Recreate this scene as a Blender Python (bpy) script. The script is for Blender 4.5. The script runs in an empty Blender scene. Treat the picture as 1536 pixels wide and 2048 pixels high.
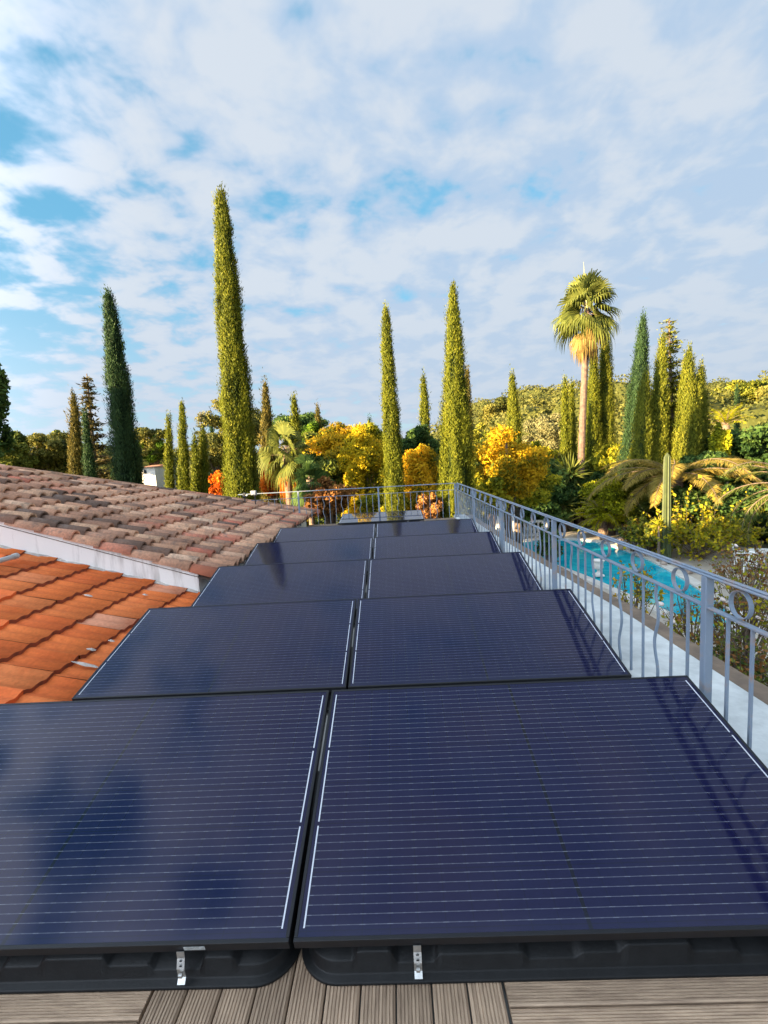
import bpy, math, random
import numpy as np
from mathutils import Matrix, Vector

random.seed(7)
RNG = np.random.default_rng(11)
rad = math.radians
scene = bpy.context.scene
COL = scene.collection

# ------------------------------------------------------------------ camera
F_PX, PITCH, ROLL, YAW = 936.9, rad(6.239), rad(3.144), rad(-1.586)
CAM = np.array([0.379, 0.0, 1.551])
_cy, _sy = math.cos(YAW), math.sin(YAW)
_f = np.array([_sy * math.cos(PITCH), _cy * math.cos(PITCH), -math.sin(PITCH)])
_r0 = np.array([_cy, -_sy, 0.0]); _d0 = np.cross(_f, _r0)
_R = math.cos(ROLL) * _r0 + math.sin(ROLL) * _d0
_D = -math.sin(ROLL) * _r0 + math.cos(ROLL) * _d0
cam_data = bpy.data.cameras.new('camera')
cam_data.sensor_fit = 'HORIZONTAL'; cam_data.sensor_width = 36.0
cam_data.lens = 36.0 * F_PX / 1536.0
cam_data.clip_start = 0.05; cam_data.clip_end = 5000
cam = bpy.data.objects.new('camera', cam_data); COL.objects.link(cam)
m = Matrix.Identity(4)
for i in range(3):
    m[i][0] = _R[i]; m[i][1] = -_D[i]; m[i][2] = -_f[i]; m[i][3] = CAM[i]
cam.matrix_world = m
scene.camera = cam

def at(px, py, dist):
    """point seen at photo pixel (px, py) that stands dist metres ahead (along +Y)"""
    v = _f + (px - 768) / F_PX * _R + (py - 1024) / F_PX * _D
    return CAM + v * dist / v[1]

def on_z(px, py, z):
    v = _f + (px - 768) / F_PX * _R + (py - 1024) / F_PX * _D
    return CAM + v * (z - CAM[2]) / v[2]

# ------------------------------------------------------------------ sun, sky, exposure
SUN_EL, SUN_AZ = rad(10.5), rad(241.0)      # azimuth clockwise from +Y
sun_vec = Vector((math.sin(SUN_AZ) * math.cos(SUN_EL), math.cos(SUN_AZ) * math.cos(SUN_EL), math.sin(SUN_EL)))
sd = bpy.data.lights.new('sun', 'SUN'); sd.energy = 5.0; sd.angle = rad(0.53); sd.color = (1.0, 0.74, 0.40)
sun = bpy.data.objects.new('sun', sd); COL.objects.link(sun)
sun.rotation_euler = sun_vec.to_track_quat('Z', 'Y').to_euler()
sun.location = (-30, -20, 30)

world = bpy.data.worlds.new('World'); scene.world = world; world.use_nodes = True
def build_sky():
    nt = world.node_tree; N = nt.nodes; Lk = nt.links
    N.clear()
    out = N.new('ShaderNodeOutputWorld'); bg = N.new('ShaderNodeBackground')
    sky = N.new('ShaderNodeTexSky'); sky.sky_type = 'NISHITA'; sky.sun_disc = False
    sky.sun_elevation = SUN_EL; sky.sun_rotation = SUN_AZ
    sky.air_density = 1.0; sky.dust_density = 0.3; sky.ozone_density = 2.0; sky.altitude = 100
    tc = N.new('ShaderNodeTexCoord')
    sep = N.new('ShaderNodeSeparateXYZ'); Lk.new(tc.outputs['Generated'], sep.inputs[0])
    def math_(op, a, b=None, c=None, clamp=False):
        n = N.new('ShaderNodeMath'); n.operation = op; n.use_clamp = clamp
        for i, v in enumerate((a, b, c)):
            if v is None: continue
            if isinstance(v, (int, float)): n.inputs[i].default_value = v
            else: Lk.new(v, n.inputs[i])
        return n.outputs[0]
    def remap(v, a, b, lo=0.0, hi=1.0):
        n = N.new('ShaderNodeMapRange'); n.interpolation_type = 'SMOOTHSTEP'
        Lk.new(v, n.inputs[0])
        for i, x in enumerate((a, b, lo, hi)): n.inputs[i + 1].default_value = x
        return n.outputs[0]
    def noise(vec, scale, detail, rough, dist=0.0, lac=2.0):
        n = N.new('ShaderNodeTexNoise'); n.noise_dimensions = '3D'
        n.inputs['Scale'].default_value = scale; n.inputs['Detail'].default_value = detail
        n.inputs['Roughness'].default_value = rough; n.inputs['Distortion'].default_value = dist
        n.inputs['Lacunarity'].default_value = lac
        Lk.new(vec, n.inputs['Vector']); return n.outputs[0]
    def mixc(fac, a, b):
        n = N.new('ShaderNodeMix'); n.data_type = 'RGBA'
        if isinstance(fac, (int, float)): n.inputs[0].default_value = fac
        else: Lk.new(fac, n.inputs[0])
        for s, v in ((6, a), (7, b)):
            if isinstance(v, tuple): n.inputs[s].default_value = (*v, 1)
            else: Lk.new(v, n.inputs[s])
        return n.outputs[2]
    zc = math_('ADD', math_('MAXIMUM', sep.outputs[2], 0.0), 0.20)
    u = math_('DIVIDE', sep.outputs[0], zc); v = math_('DIVIDE', sep.outputs[1], zc)
    comb = N.new('ShaderNodeCombineXYZ'); Lk.new(u, comb.inputs[0]); Lk.new(v, comb.inputs[1])
    comb.inputs[2].default_value = 3.7
    P = comb.outputs[0]
    # small mottled puffs, a stretched diagonal veil, and large open / closed areas
    mp = N.new('ShaderNodeMapping'); mp.inputs['Rotation'].default_value = (0, 0, rad(-32)); mp.inputs['Scale'].default_value = (0.42, 1.35, 1)
    Lk.new(P, mp.inputs[0])
    puff = noise(P, 5.6, 4.0, 0.52, 0.25)
    fine = noise(P, 11.0, 5, 0.55, 0.3)
    streak = noise(mp.outputs[0], 2.6, 5, 0.52, 0.5)
    big = noise(P, 0.75, 2, 0.5)
    side = remap(u, -1.2, 1.0)
    body = math_('ADD', math_('MULTIPLY', puff, 0.66), math_('ADD', math_('MULTIPLY', streak, 0.24), math_('MULTIPLY', fine, 0.22)))
    dens = math_('ADD', body, math_('MULTIPLY', math_('SUBTRACT', big, 0.5), 0.30))
    dens = math_('ADD', dens, math_('MULTIPLY', side, 0.19))
    mask = remap(dens, 0.465, 0.61)
    thick = remap(body, 0.48, 0.65)
    tone = math_('MAXIMUM', math_('SUBTRACT', thick, math_('MULTIPLY', side, 0.05)), 0.0)
    cloud = mixc(tone, (1.66, 2.10, 2.70), (2.34, 2.52, 2.78))
    # clouds scatter more light towards the sun
    dt = N.new('ShaderNodeVectorMath'); dt.operation = 'DOT_PRODUCT'; Lk.new(tc.outputs['Generated'], dt.inputs[0]); dt.inputs[1].default_value = tuple(sun_vec)
    cosv = dt.outputs['Value']; cpos = math_('MAXIMUM', cosv, 0.0)      # forward scattering round the sun
    glow = math_('ADD', math_('ADD', 0.92, math_('MULTIPLY', cosv, 0.06)), math_('MULTIPLY', math_('MULTIPLY', cpos, cpos), 6.5))
    gm = N.new('ShaderNodeVectorMath'); gm.operation = 'SCALE'; Lk.new(cloud, gm.inputs[0]); Lk.new(glow, gm.inputs['Scale']); cloud = gm.outputs[0]
    gh = N.new('ShaderNodeVectorMath'); gh.operation = 'SCALE'; gh.inputs[0].default_value = (1.85, 2.14, 2.56); Lk.new(glow, gh.inputs['Scale'])
    # pale band low over the horizon
    low = remap(sep.outputs[2], 0.0, 0.42, 1.0, 0.0)
    gain = N.new('ShaderNodeMix'); gain.data_type = 'RGBA'; gain.blend_type = 'MULTIPLY'; gain.inputs[0].default_value = 1.0
    Lk.new(sky.outputs[0], gain.inputs[6]); gain.inputs[7].default_value = (0.80, 1.05, 0.94, 1)
    blue = mixc(0.6, gain.outputs[2], (0.50, 1.55, 2.45))
    col = mixc(math_('MULTIPLY', mask, 0.93), blue, cloud)
    col = mixc(math_('MULTIPLY', low, 0.75), col, gh.outputs[0])
    Lk.new(col, bg.inputs['Color']); bg.inputs['Strength'].default_value = 0.05
    Lk.new(bg.outputs[0], out.inputs['Surface'])
build_sky()

vs = scene.view_settings
scene.display_settings.display_device = 'sRGB'
vs.view_transform = 'Standard'; vs.look = 'None'; vs.gamma = 1.0; vs.exposure = 2.78
vs.use_curve_mapping = False
scene.render.engine = 'CYCLES'
scene.cycles.max_bounces = 6; scene.cycles.diffuse_bounces = 3; scene.cycles.glossy_bounces = 3
scene.cycles.transmission_bounces = 3; scene.cycles.use_denoising = True

# ------------------------------------------------------------------ helpers: meshes and tags
def mesh_np(name, verts, faces, tint=None, smooth=False):
    """verts (N,3), faces list of arrays each (M,k)"""
    me = bpy.data.meshes.new(name)
    verts = np.asarray(verts, dtype=np.float32)
    if not isinstance(faces, (list, tuple)): faces = [faces]
    faces = [np.asarray(f, dtype=np.int32) for f in faces if len(f)]
    me.vertices.add(len(verts)); me.vertices.foreach_set('co', verts.ravel())
    nl = sum(f.size for f in faces); npoly = sum(len(f) for f in faces)
    me.loops.add(nl); me.loops.foreach_set('vertex_index', np.concatenate([f.ravel() for f in faces]))
    me.polygons.add(npoly)
    tot = np.concatenate([np.full(len(f), f.shape[1], np.int32) for f in faces])
    start = np.concatenate([[0], np.cumsum(tot)[:-1]]).astype(np.int32)
    me.polygons.foreach_set('loop_start', start); me.polygons.foreach_set('loop_total', tot)
    me.update(calc_edges=True)
    me.polygons.foreach_set('use_smooth', np.full(npoly, bool(smooth)))
    if tint is not None:
        a = me.attributes.new('tint', 'FLOAT', 'FACE')
        a.data.foreach_set('value', np.asarray(tint, dtype=np.float32))
    return me

def link(name, me, mat=None, parent=None, loc=None, rot=None):
    o = bpy.data.objects.new(name, me); COL.objects.link(o)
    if mat is not None and me is not None and len(me.materials) == 0: me.materials.append(mat)
    if parent is not None: o.parent = parent
    if loc is not None: o.location = loc
    if rot is not None: o.rotation_euler = rot
    return o

def empty(name, loc=(0, 0, 0), rot=(0, 0, 0)):
    o = bpy.data.objects.new(name, None); COL.objects.link(o)
    o.location = loc; o.rotation_euler = rot; o.empty_display_size = 0.2
    return o

def tag(o, label=None, cat=None, group=None, kind=None):
    if label: o['label'] = label
    if cat: o['category'] = cat
    if group: o['group'] = group
    if kind: o['kind'] = kind
    return o

class MB:
    """collects shapes into one mesh"""
    def __init__(self): self.v = []; self.f = {}; self.n = 0
    def add(self, v, faces):
        v = np.asarray(v, float)
        for fc in faces: self.f.setdefault(len(fc), []).append([i + self.n for i in fc])
        self.v.append(v); self.n += len(v)
    def addnp(self, v, farr):
        v = np.asarray(v, float); farr = np.asarray(farr, int)
        self.f.setdefault(farr.shape[1], []).extend((farr + self.n).tolist())
        self.v.append(v); self.n += len(v)
    def box(self, x0, x1, y0, y1, z0, z1):
        v = [(x0,y0,z0),(x1,y0,z0),(x1,y1,z0),(x0,y1,z0),(x0,y0,z1),(x1,y0,z1),(x1,y1,z1),(x0,y1,z1)]
        self.add(v, [(0,3,2,1),(4,5,6,7),(0,1,5,4),(1,2,6,5),(2,3,7,6),(3,0,4,7)])
    def tube(self, pts, radii, seg=8, cap=True):
        pts = np.asarray(pts, float); n = len(pts)
        radii = np.broadcast_to(np.asarray(radii, float), (n,))
        t = np.gradient(pts, axis=0); t /= np.linalg.norm(t, axis=1)[:, None] + 1e-9
        ref = np.array([0.0, 0, 1]) if abs(t[0][2]) < 0.9 else np.array([1.0, 0, 0])
        a = np.cross(t, ref); a /= np.linalg.norm(a, axis=1)[:, None] + 1e-9
        b = np.cross(t, a)
        ang = np.arange(seg) / seg * 2 * math.pi
        v = pts[:, None, :] + radii[:, None, None] * (np.cos(ang)[None, :, None] * a[:, None, :] + np.sin(ang)[None, :, None] * b[:, None, :])
        fc = [(i*seg+j, i*seg+(j+1) % seg, (i+1)*seg+(j+1) % seg, (i+1)*seg+j) for i in range(n-1) for j in range(seg)]
        if cap: fc += [tuple(range(seg))[::-1], tuple((n-1)*seg + j for j in range(seg))]
        self.add(v.reshape(-1, 3), fc)
    def lathe(self, prof, seg=16, c=(0, 0, 0)):
        v = []; n = len(prof)
        for (r, z) in prof:
            for j in range(seg):
                a = j / seg * 2 * math.pi
                v.append((c[0] + r*math.cos(a), c[1] + r*math.sin(a), c[2] + z))
        fc = [(i*seg+j, i*seg+(j+1) % seg, (i+1)*seg+(j+1) % seg, (i+1)*seg+j) for i in range(n-1) for j in range(seg)]
        fc += [tuple(range(seg))[::-1], tuple((n-1)*seg + j for j in range(seg))]
        self.add(v, fc)
    def mesh(self, name, smooth=False):
        return mesh_np(name, np.concatenate(self.v), [np.array(x) for x in self.f.values()], smooth=smooth)
    def build(self, name, mat, parent=None, loc=None, rot=None, smooth=False):
        return link(name, self.mesh(name, smooth), mat, parent, loc, rot)

def rounded_box_mesh(name, sx, sy, sz, bev=0.003):
    """box centred at origin with chamfered edges"""
    import bmesh
    bm = bmesh.new(); bmesh.ops.create_cube(bm, size=1.0)
    for v in bm.verts: v.co = Vector((v.co.x*sx, v.co.y*sy, v.co.z*sz))
    bmesh.ops.bevel(bm, geom=bm.edges[:], offset=bev, segments=1, affect='EDGES')
    me = bpy.data.meshes.new(name); bm.to_mesh(me); bm.free(); return me

# ------------------------------------------------------------------ helpers: materials
def mat_new(name):
    mt = bpy.data.materials.new(name); mt.use_nodes = True
    return mt, mt.node_tree.nodes, mt.node_tree.links, mt.node_tree.nodes['Principled BSDF']

def simple(name, col, rough=0.6, metal=0.0, noise=0.0, nscale=8.0, col2=None, bump=0.0, spec=0.5, coord='Object'):
    mt, N, L, b = mat_new(name)
    b.inputs['Roughness'].default_value = rough; b.inputs['Metallic'].default_value = metal
    b.inputs['Specular IOR Level'].default_value = spec
    if noise <= 0 and col2 is None and bump <= 0:
        b.inputs['Base Color'].default_value = (*col, 1); return mt
    tc = N.new('ShaderNodeTexCoord')
    n = N.new('ShaderNodeTexNoise'); n.inputs['Scale'].default_value = nscale; n.inputs['Detail'].default_value = 6
    n.inputs['Roughness'].default_value = 0.62
    L.new(tc.outputs[coord], n.inputs['Vector'])
    mr = N.new('ShaderNodeMapRange'); L.new(n.outputs[0], mr.inputs[0])
    mr.inputs[1].default_value = 0.34; mr.inputs[2].default_value = 0.68
    mx = N.new('ShaderNodeMix'); mx.data_type = 'RGBA'; L.new(mr.outputs[0], mx.inputs[0])
    c2 = col2 if col2 is not None else tuple(c * (1 - noise) for c in col)
    mx.inputs[6].default_value = (*c2, 1); mx.inputs[7].default_value = (*col, 1)
    L.new(mx.outputs[2], b.inputs['Base Color'])
    if bump > 0:
        bp = N.new('ShaderNodeBump'); bp.inputs['Strength'].default_value = bump; bp.inputs['Distance'].default_value = 0.01
        n2 = N.new('ShaderNodeTexNoise'); n2.inputs['Scale'].default_value = nscale * 6; n2.inputs['Detail'].default_value = 4
        L.new(tc.outputs[coord], n2.inputs['Vector'])
        L.new(n2.outputs[0], bp.inputs['Height']); L.new(bp.outputs[0], b.inputs['Normal'])
    return mt

def leaf_mat(name, c0, c1, c2=None, trans=0.35, rough=0.55):
    """leaf colours run c0 -> c1 (-> c2) over the per-leaf attribute"""
    mt, N, L, b = mat_new(name)
    at_ = N.new('ShaderNodeAttribute'); at_.attribute_name = 'tint'
    cr = N.new('ShaderNodeValToRGB')
    cr.color_ramp.elements[0].color = (*c0, 1); cr.color_ramp.elements[1].color = (*(c2 or c1), 1)
    if c2:
        e = cr.color_ramp.elements.new(0.5); e.color = (*c1, 1)
    L.new(at_.outputs['Fac'], cr.inputs[0])
    b.inputs['Roughness'].default_value = rough; b.inputs['Specular IOR Level'].default_value = 0.08
    L.new(cr.outputs[0], b.inputs['Base Color'])
    tr = N.new('ShaderNodeBsdfTranslucent'); L.new(cr.outputs[0], tr.inputs['Color'])
    mx = N.new('ShaderNodeMixShader'); mx.inputs[0].default_value = trans
    L.new(b.outputs[0], mx.inputs[1]); L.new(tr.outputs[0], mx.inputs[2])
    L.new(mx.outputs[0], N['Material Output'].inputs['Surface'])
    return mt

def tile_mat(name, stops, lichen, lichen_amt, nscale=7.0, rough=0.85, grain=1.0):
    """colour per tile from Object Info random, weathered with noise"""
    mt, N, L, b = mat_new(name)
    oi = N.new('ShaderNodeObjectInfo')
    cr = N.new('ShaderNodeValToRGB'); els = cr.color_ramp.elements
    els[0].position = stops[0][0]; els[0].color = (*stops[0][1], 1)
    els[1].position = stops[-1][0]; els[1].color = (*stops[-1][1], 1)
    for p, c in stops[1:-1]:
        e = els.new(p); e.color = (*c, 1)
    L.new(oi.outputs['Random'], cr.inputs[0])
    geo = N.new('ShaderNodeNewGeometry')
    n = N.new('ShaderNodeTexNoise'); n.inputs['Scale'].default_value = nscale; n.inputs['Detail'].default_value = 7
    n.inputs['Roughness'].default_value = 0.7
    L.new(geo.outputs['Position'], n.inputs['Vector'])
    mr = N.new('ShaderNodeMapRange'); L.new(n.outputs[0], mr.inputs[0])
    mr.inputs[1].default_value = 0.50; mr.inputs[2].default_value = 0.66
    mr.inputs[4].default_value = lichen_amt
    mx = N.new('ShaderNodeMix'); mx.data_type = 'RGBA'
    L.new(mr.outputs[0], mx.inputs[0]); L.new(cr.outputs[0], mx.inputs[6]); mx.inputs[7].default_value = (*lichen, 1)
    n2 = N.new('ShaderNodeTexNoise'); n2.inputs['Scale'].default_value = 38; n2.inputs['Detail'].default_value = 5
    L.new(geo.outputs['Position'], n2.inputs['Vector'])
    mr2 = N.new('ShaderNodeMapRange'); L.new(n2.outputs[0], mr2.inputs[0]); mr2.inputs[1].default_value = 0.3; mr2.inputs[2].default_value = 0.7
    mr2.inputs[3].default_value = 1 - .28*grain; mr2.inputs[4].default_value = 1 + .22*grain
    n4 = N.new('ShaderNodeTexNoise'); n4.inputs['Scale'].default_value = 1.3; n4.inputs['Detail'].default_value = 5
    L.new(geo.outputs['Position'], n4.inputs['Vector'])
    mr4 = N.new('ShaderNodeMapRange'); L.new(n4.outputs[0], mr4.inputs[0]); mr4.inputs[1].default_value = 0.36; mr4.inputs[2].default_value = 0.62
    mr4.inputs[3].default_value = 1 - .30*grain; mr4.inputs[4].default_value = 1.08
    mu4 = N.new('ShaderNodeMath'); mu4.operation = 'MULTIPLY'; L.new(mr2.outputs[0], mu4.inputs[0]); L.new(mr4.outputs[0], mu4.inputs[1])
    mm = N.new('ShaderNodeMix'); mm.data_type = 'RGBA'; mm.blend_type = 'MULTIPLY'; mm.inputs[0].default_value = 1.0
    L.new(mx.outputs[2], mm.inputs[6]); L.new(mu4.outputs[0], mm.inputs[7])
    L.new(mm.outputs[2], b.inputs['Base Color']); b.inputs['Roughness'].default_value = rough
    b.inputs['Specular IOR Level'].default_value = 0.3
    bp = N.new('ShaderNodeBump'); bp.inputs['Strength'].default_value = 0.45; bp.inputs['Distance'].default_value = 0.006
    L.new(n2.outputs[0], bp.inputs['Height']); L.new(bp.outputs[0], b.inputs['Normal'])
    return mt

# ------------------------------------------------------------------ leaves and trees
def unit(a): return a / (np.linalg.norm(a, axis=-1, keepdims=True) + 1e-9)

def leaf_quads(c, d, n, L, Wd, tint, bend=0.0):
    """kite-shaped leaves: returns verts, quads, tint"""
    d = unit(d); s = unit(np.cross(d, n)); n = np.cross(s, d)
    L = np.broadcast_to(L, (len(c),))[:, None]; Wd = np.broadcast_to(Wd, (len(c),))[:, None]
    v = np.stack([c - d*L*.5, c + s*Wd*.5 - d*L*.05, c + d*L*.5 - n*L*bend, c - s*Wd*.5 - d*L*.05], 1).reshape(-1, 3)
    q = np.arange(len(c)*4).reshape(-1, 4)
    return v, q, np.clip(tint, 0, 1)

def merge(parts):
    vs_, qs_, ts_ = [], [], []; k = 0
    for v, q, t in parts:
        vs_.append(v); qs_.append(q + k); ts_.append(t); k += len(v)
    return np.concatenate(vs_), np.concatenate(qs_), np.concatenate(ts_)

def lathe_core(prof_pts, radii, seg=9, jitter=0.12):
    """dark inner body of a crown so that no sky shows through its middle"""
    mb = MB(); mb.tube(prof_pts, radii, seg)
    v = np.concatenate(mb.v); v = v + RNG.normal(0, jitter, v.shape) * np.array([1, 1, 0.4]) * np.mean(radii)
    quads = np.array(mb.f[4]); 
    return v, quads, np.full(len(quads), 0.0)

M = {}
M['bark'] = simple('bark', (0.16, 0.115, 0.08), 0.9, noise=0.5, nscale=9, bump=0.6)
M['palm_trunk'] = simple('scarred_palm_trunk', (0.18, 0.112, 0.08), 0.9, nscale=5, col2=(0.07, 0.048, 0.038), bump=0.9)
M['palm_bark'] = simple('palm_bark', (0.23, 0.16, 0.115), 0.9, noise=0.6, nscale=14, bump=0.8)
M['cyp'] = leaf_mat('cypress_green', (0.022, 0.036, 0.008), (0.128, 0.146, 0.014), (0.225, 0.212, 0.02), 0.25)
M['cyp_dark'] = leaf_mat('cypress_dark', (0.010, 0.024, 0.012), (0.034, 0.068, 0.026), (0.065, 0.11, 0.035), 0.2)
M['cyp_olive'] = leaf_mat('cypress_olive', (0.03, 0.034, 0.01), (0.12, 0.10, 0.022), (0.21, 0.155, 0.04), 0.25)
M['cyp_gold'] = leaf_mat('cypress_gold', (0.03, 0.045, 0.008), (0.15, 0.165, 0.018), (0.27, 0.25, 0.03), 0.3)
M['conifer'] = leaf_mat('conifer_brownish', (0.03, 0.034, 0.016), (0.10, 0.085, 0.03), (0.2, 0.15, 0.055), 0.2)
M['pine'] = leaf_mat('pine_green', (0.030, 0.042, 0.012), (0.135, 0.135, 0.028), (0.25, 0.22, 0.05), 0.25)
M['woods'] = leaf_mat('woods_foliage', (0.045, 0.055, 0.016), (0.095, 0.10, 0.024), (0.145, 0.14, 0.036), 0.2)
M['bright'] = leaf_mat('bright_green', (0.02, 0.05, 0.006), (0.10, 0.19, 0.015), (0.2, 0.28, 0.02), 0.35)
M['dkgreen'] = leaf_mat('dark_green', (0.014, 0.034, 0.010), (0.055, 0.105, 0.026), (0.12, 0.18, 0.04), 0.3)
M['mid'] = leaf_mat('mid_green', (0.022, 0.042, 0.010), (0.105, 0.135, 0.024), (0.21, 0.215, 0.035), 0.3)
M['olive'] = leaf_mat('olive_leaf', (0.06, 0.07, 0.035), (0.19, 0.185, 0.08), (0.3, 0.27, 0.12), 0.3)
M['yellow'] = leaf_mat('yellow_leaf', (0.08, 0.11, 0.012), (0.44, 0.35, 0.014), (0.72, 0.52, 0.025), 0.5)
M['amber'] = leaf_mat('amber_leaf', (0.09, 0.12, 0.014), (0.52, 0.32, 0.014), (0.78, 0.50, 0.025), 0.5)
M['orange'] = leaf_mat('orange_leaf', (0.22, 0.04, 0.006), (0.6, 0.13, 0.012), (0.75, 0.26, 0.02), 0.4)
M['russet'] = leaf_mat('russet_twig', (0.07, 0.03, 0.012), (0.23, 0.10, 0.03), (0.40, 0.20, 0.06), 0.25)
M['ygreen'] = leaf_mat('yellow_green_leaf', (0.06, 0.08, 0.008), (0.28, 0.28, 0.02), (0.58, 0.46, 0.03), 0.45)
M['lime'] = leaf_mat('lime_leaf', (0.06, 0.08, 0.006), (0.34, 0.34, 0.015), (0.55, 0.48, 0.02), 0.4)
M['palm'] = leaf_mat('palm_leaf', (0.03, 0.045, 0.012), (0.12, 0.14, 0.03), (0.22, 0.22, 0.05), 0.3)
M['palm_dead'] = leaf_mat('palm_dead_leaf', (0.11, 0.075, 0.025), (0.24, 0.165, 0.05), (0.36, 0.25, 0.085), 0.3)
M['date'] = leaf_mat('date_palm_leaf', (0.12, 0.11, 0.025), (0.34, 0.265, 0.06), (0.56, 0.41, 0.11), 0.45)
M['grass'] = leaf_mat('grass_blade', (0.02, 0.05, 0.008), (0.06, 0.13, 0.018), (0.11, 0.17, 0.03), 0.3)

def ground_z(x, y):
    x = np.asarray(x, float); y = np.asarray(y, float)
    ss = lambda t: np.clip(t, 0, 1)**2 * (3 - 2*np.clip(t, 0, 1))
    z = -3.0 + 9.5 * ss((y - 34) / 60) * ss((x + 2) / 28) + 3.0 * ss((y - 70) / 140)
    return z + 1.5 * ss((y - 45) / 60) * ss((-x - 5) / 40) 

def tree_root(name, label, cat, base, group):
    r = empty(name, tuple(base)); tag(r, label, cat, group); return r

def local(v, base): return v - np.asarray(base)[None, :]

def cypress(label, top, foot, D, wpx, mat='cyp', n=9000, pw=0.5, leaf=0.16, low=0.10, tipw=0.05, rough=1.0, split=None):
    """top/foot: photo pixels of the axis; D: distance; wpx: full width in photo pixels"""
    pt, pf = at(*top, D), at(*foot, D)
    gz = float(ground_z(pf[0], pf[1]))
    ax = (pt - pf); k = (gz - pf[2]) / ax[2]
    base = pf + ax * max(k, -1.2); base[2] = gz
    H = pt - base; h = np.linalg.norm(H); R = wpx * D / F_PX / 2 - leaf*.45
    root = tree_root('cypress_tree', label, 'tree', base, 'cypress trees in the gardens')
    mb = MB(); mb.tube([(0, 0, 0), H * 0.3, H * 0.7], [R*.24, R*.17, R*.07], 7); mb.build('trunk', M['bark'], root, smooth=True)
    prof = lambda t: R * np.minimum(1, 0.62 + 2.2*t) * np.clip(1 - t, 0, 1)**pw + tipw * R * (1 - t)
    nc = max(60, n // 24)
    t = low + (1 - low) * RNG.random(nc*3)**1.0
    keep = RNG.random(nc*3) < (prof(t) / R + 0.12); t = t[keep][:nc]; nc = len(t)
    ph = RNG.random(nc) * 2*math.pi
    p1, p2, p3 = RNG.random(3) * 6.28
    z = t * h
    ridge = 1 + 0.10*np.sin(ph*5 + z*0.7/R*0.5 + p1) + 0.08*np.sin(ph*9 - z*1.1/R*0.4 + p2) + 0.06*np.sin(z*2.3 + p3)
    rr = prof(t) * ridge * (0.78 + 0.30*RNG.random(nc)*rough)
    e = np.stack([np.cos(ph), np.sin(ph), np.zeros(nc)], 1)
    cc = t[:, None]*H[None, :] + e*rr[:, None]
    per = 24
    cl = np.repeat(cc, per, 0); ee = np.repeat(e, per, 0); nn = len(cl)
    spread = np.array([leaf*.55, leaf*.55, leaf*1.9])
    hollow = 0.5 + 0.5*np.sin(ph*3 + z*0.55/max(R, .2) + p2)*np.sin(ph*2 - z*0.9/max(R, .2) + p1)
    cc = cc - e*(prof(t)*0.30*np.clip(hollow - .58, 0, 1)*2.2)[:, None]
    stray = RNG.random(nc) < 0.05
    cc = cc + e*(stray*leaf*(.6 + 1.1*RNG.random(nc)))[:, None]; cl = np.repeat(cc, per, 0)
    c = cl + RNG.normal(0, 1, (nn, 3)) * spread
    d = np.array([0, 0, 1.0]) + ee*(0.28 + 0.35*RNG.random((nn, 1))) + RNG.normal(0, .26, (nn, 3))
    nrm = ee + RNG.normal(0, .38, (nn, 3))
    L = leaf*(0.6 + 0.9*RNG.random(nn)); W = L*(0.20 + 0.18*RNG.random(nn))
    tint = np.repeat(0.47 - .85*np.clip(hollow - .58, 0, 1) + RNG.normal(0, .14, nc), per) + RNG.normal(0, .09, nn)  # leaves in the hollows tinted darker, painting in the shade there
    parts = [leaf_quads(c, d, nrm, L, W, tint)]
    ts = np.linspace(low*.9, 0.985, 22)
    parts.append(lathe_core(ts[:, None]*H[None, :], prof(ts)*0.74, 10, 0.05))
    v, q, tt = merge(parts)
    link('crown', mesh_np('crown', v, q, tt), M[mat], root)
    return root

def blob_leaves(blobs, n, leaf, shell=0.72, up=0.25, asp=0.55, flat=0.0):
    """leaves through ellipsoids blobs [(cx,cy,cz,rx,ry,rz)]"""
    B = np.array(blobs, float)
    vol = B[:, 3]*B[:, 4] + B[:, 3]*B[:, 5] + B[:, 4]*B[:, 5]
    idx = RNG.choice(len(B), n, p=vol/vol.sum())
    dirs = unit(RNG.normal(0, 1, (n, 3)))
    r = shell + (1.05 - shell) * RNG.random(n)**0.7
    # clump: quantise direction a little by adding lumpy noise
    lump = 1 + 0.13*np.sin(dirs[:, 0]*7 + idx*1.7) * np.sin(dirs[:, 1]*6 + idx*2.3) + 0.10*np.sin(dirs[:, 2]*9 + idx)
    c = B[idx, :3] + dirs * B[idx, 3:] * (r*lump)[:, None]
    d = RNG.normal(0, 1, (n, 3)) + np.array([0, 0, up]); nrm = dirs + RNG.normal(0, .6, (n, 3))
    L = leaf*(0.55 + 0.9*RNG.random(n)); tint = 0.5 + 0.30*np.sin(idx*2.1) + RNG.normal(0, .2, n)
    return leaf_quads(c, d, nrm, L, L*asp*(0.7+0.6*RNG.random(n)), tint)

def ico_core(blobs, k=0.72):
    vs_, qs_ = [], []; off = 0
    seg, ring = 8, 5
    for b in blobs:
        v = []
        for i in range(ring+1):
            th = math.pi * i / ring
            for j in range(seg):
                a = 2*math.pi*j/seg
                v.append((b[0] + k*b[3]*math.sin(th)*math.cos(a), b[1] + k*b[4]*math.sin(th)*math.sin(a), b[2] + k*b[5]*math.cos(th)))
        q = [(i*seg+j, i*seg+(j+1) % seg, (i+1)*seg+(j+1) % seg, (i+1)*seg+j) for i in range(ring) for j in range(seg)]
        vs_.append(np.array(v)); qs_.append(np.array(q) + off); off += len(v)
    q = np.concatenate(qs_); return np.concatenate(vs_), q, np.full(len(q), 0.05)

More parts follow.
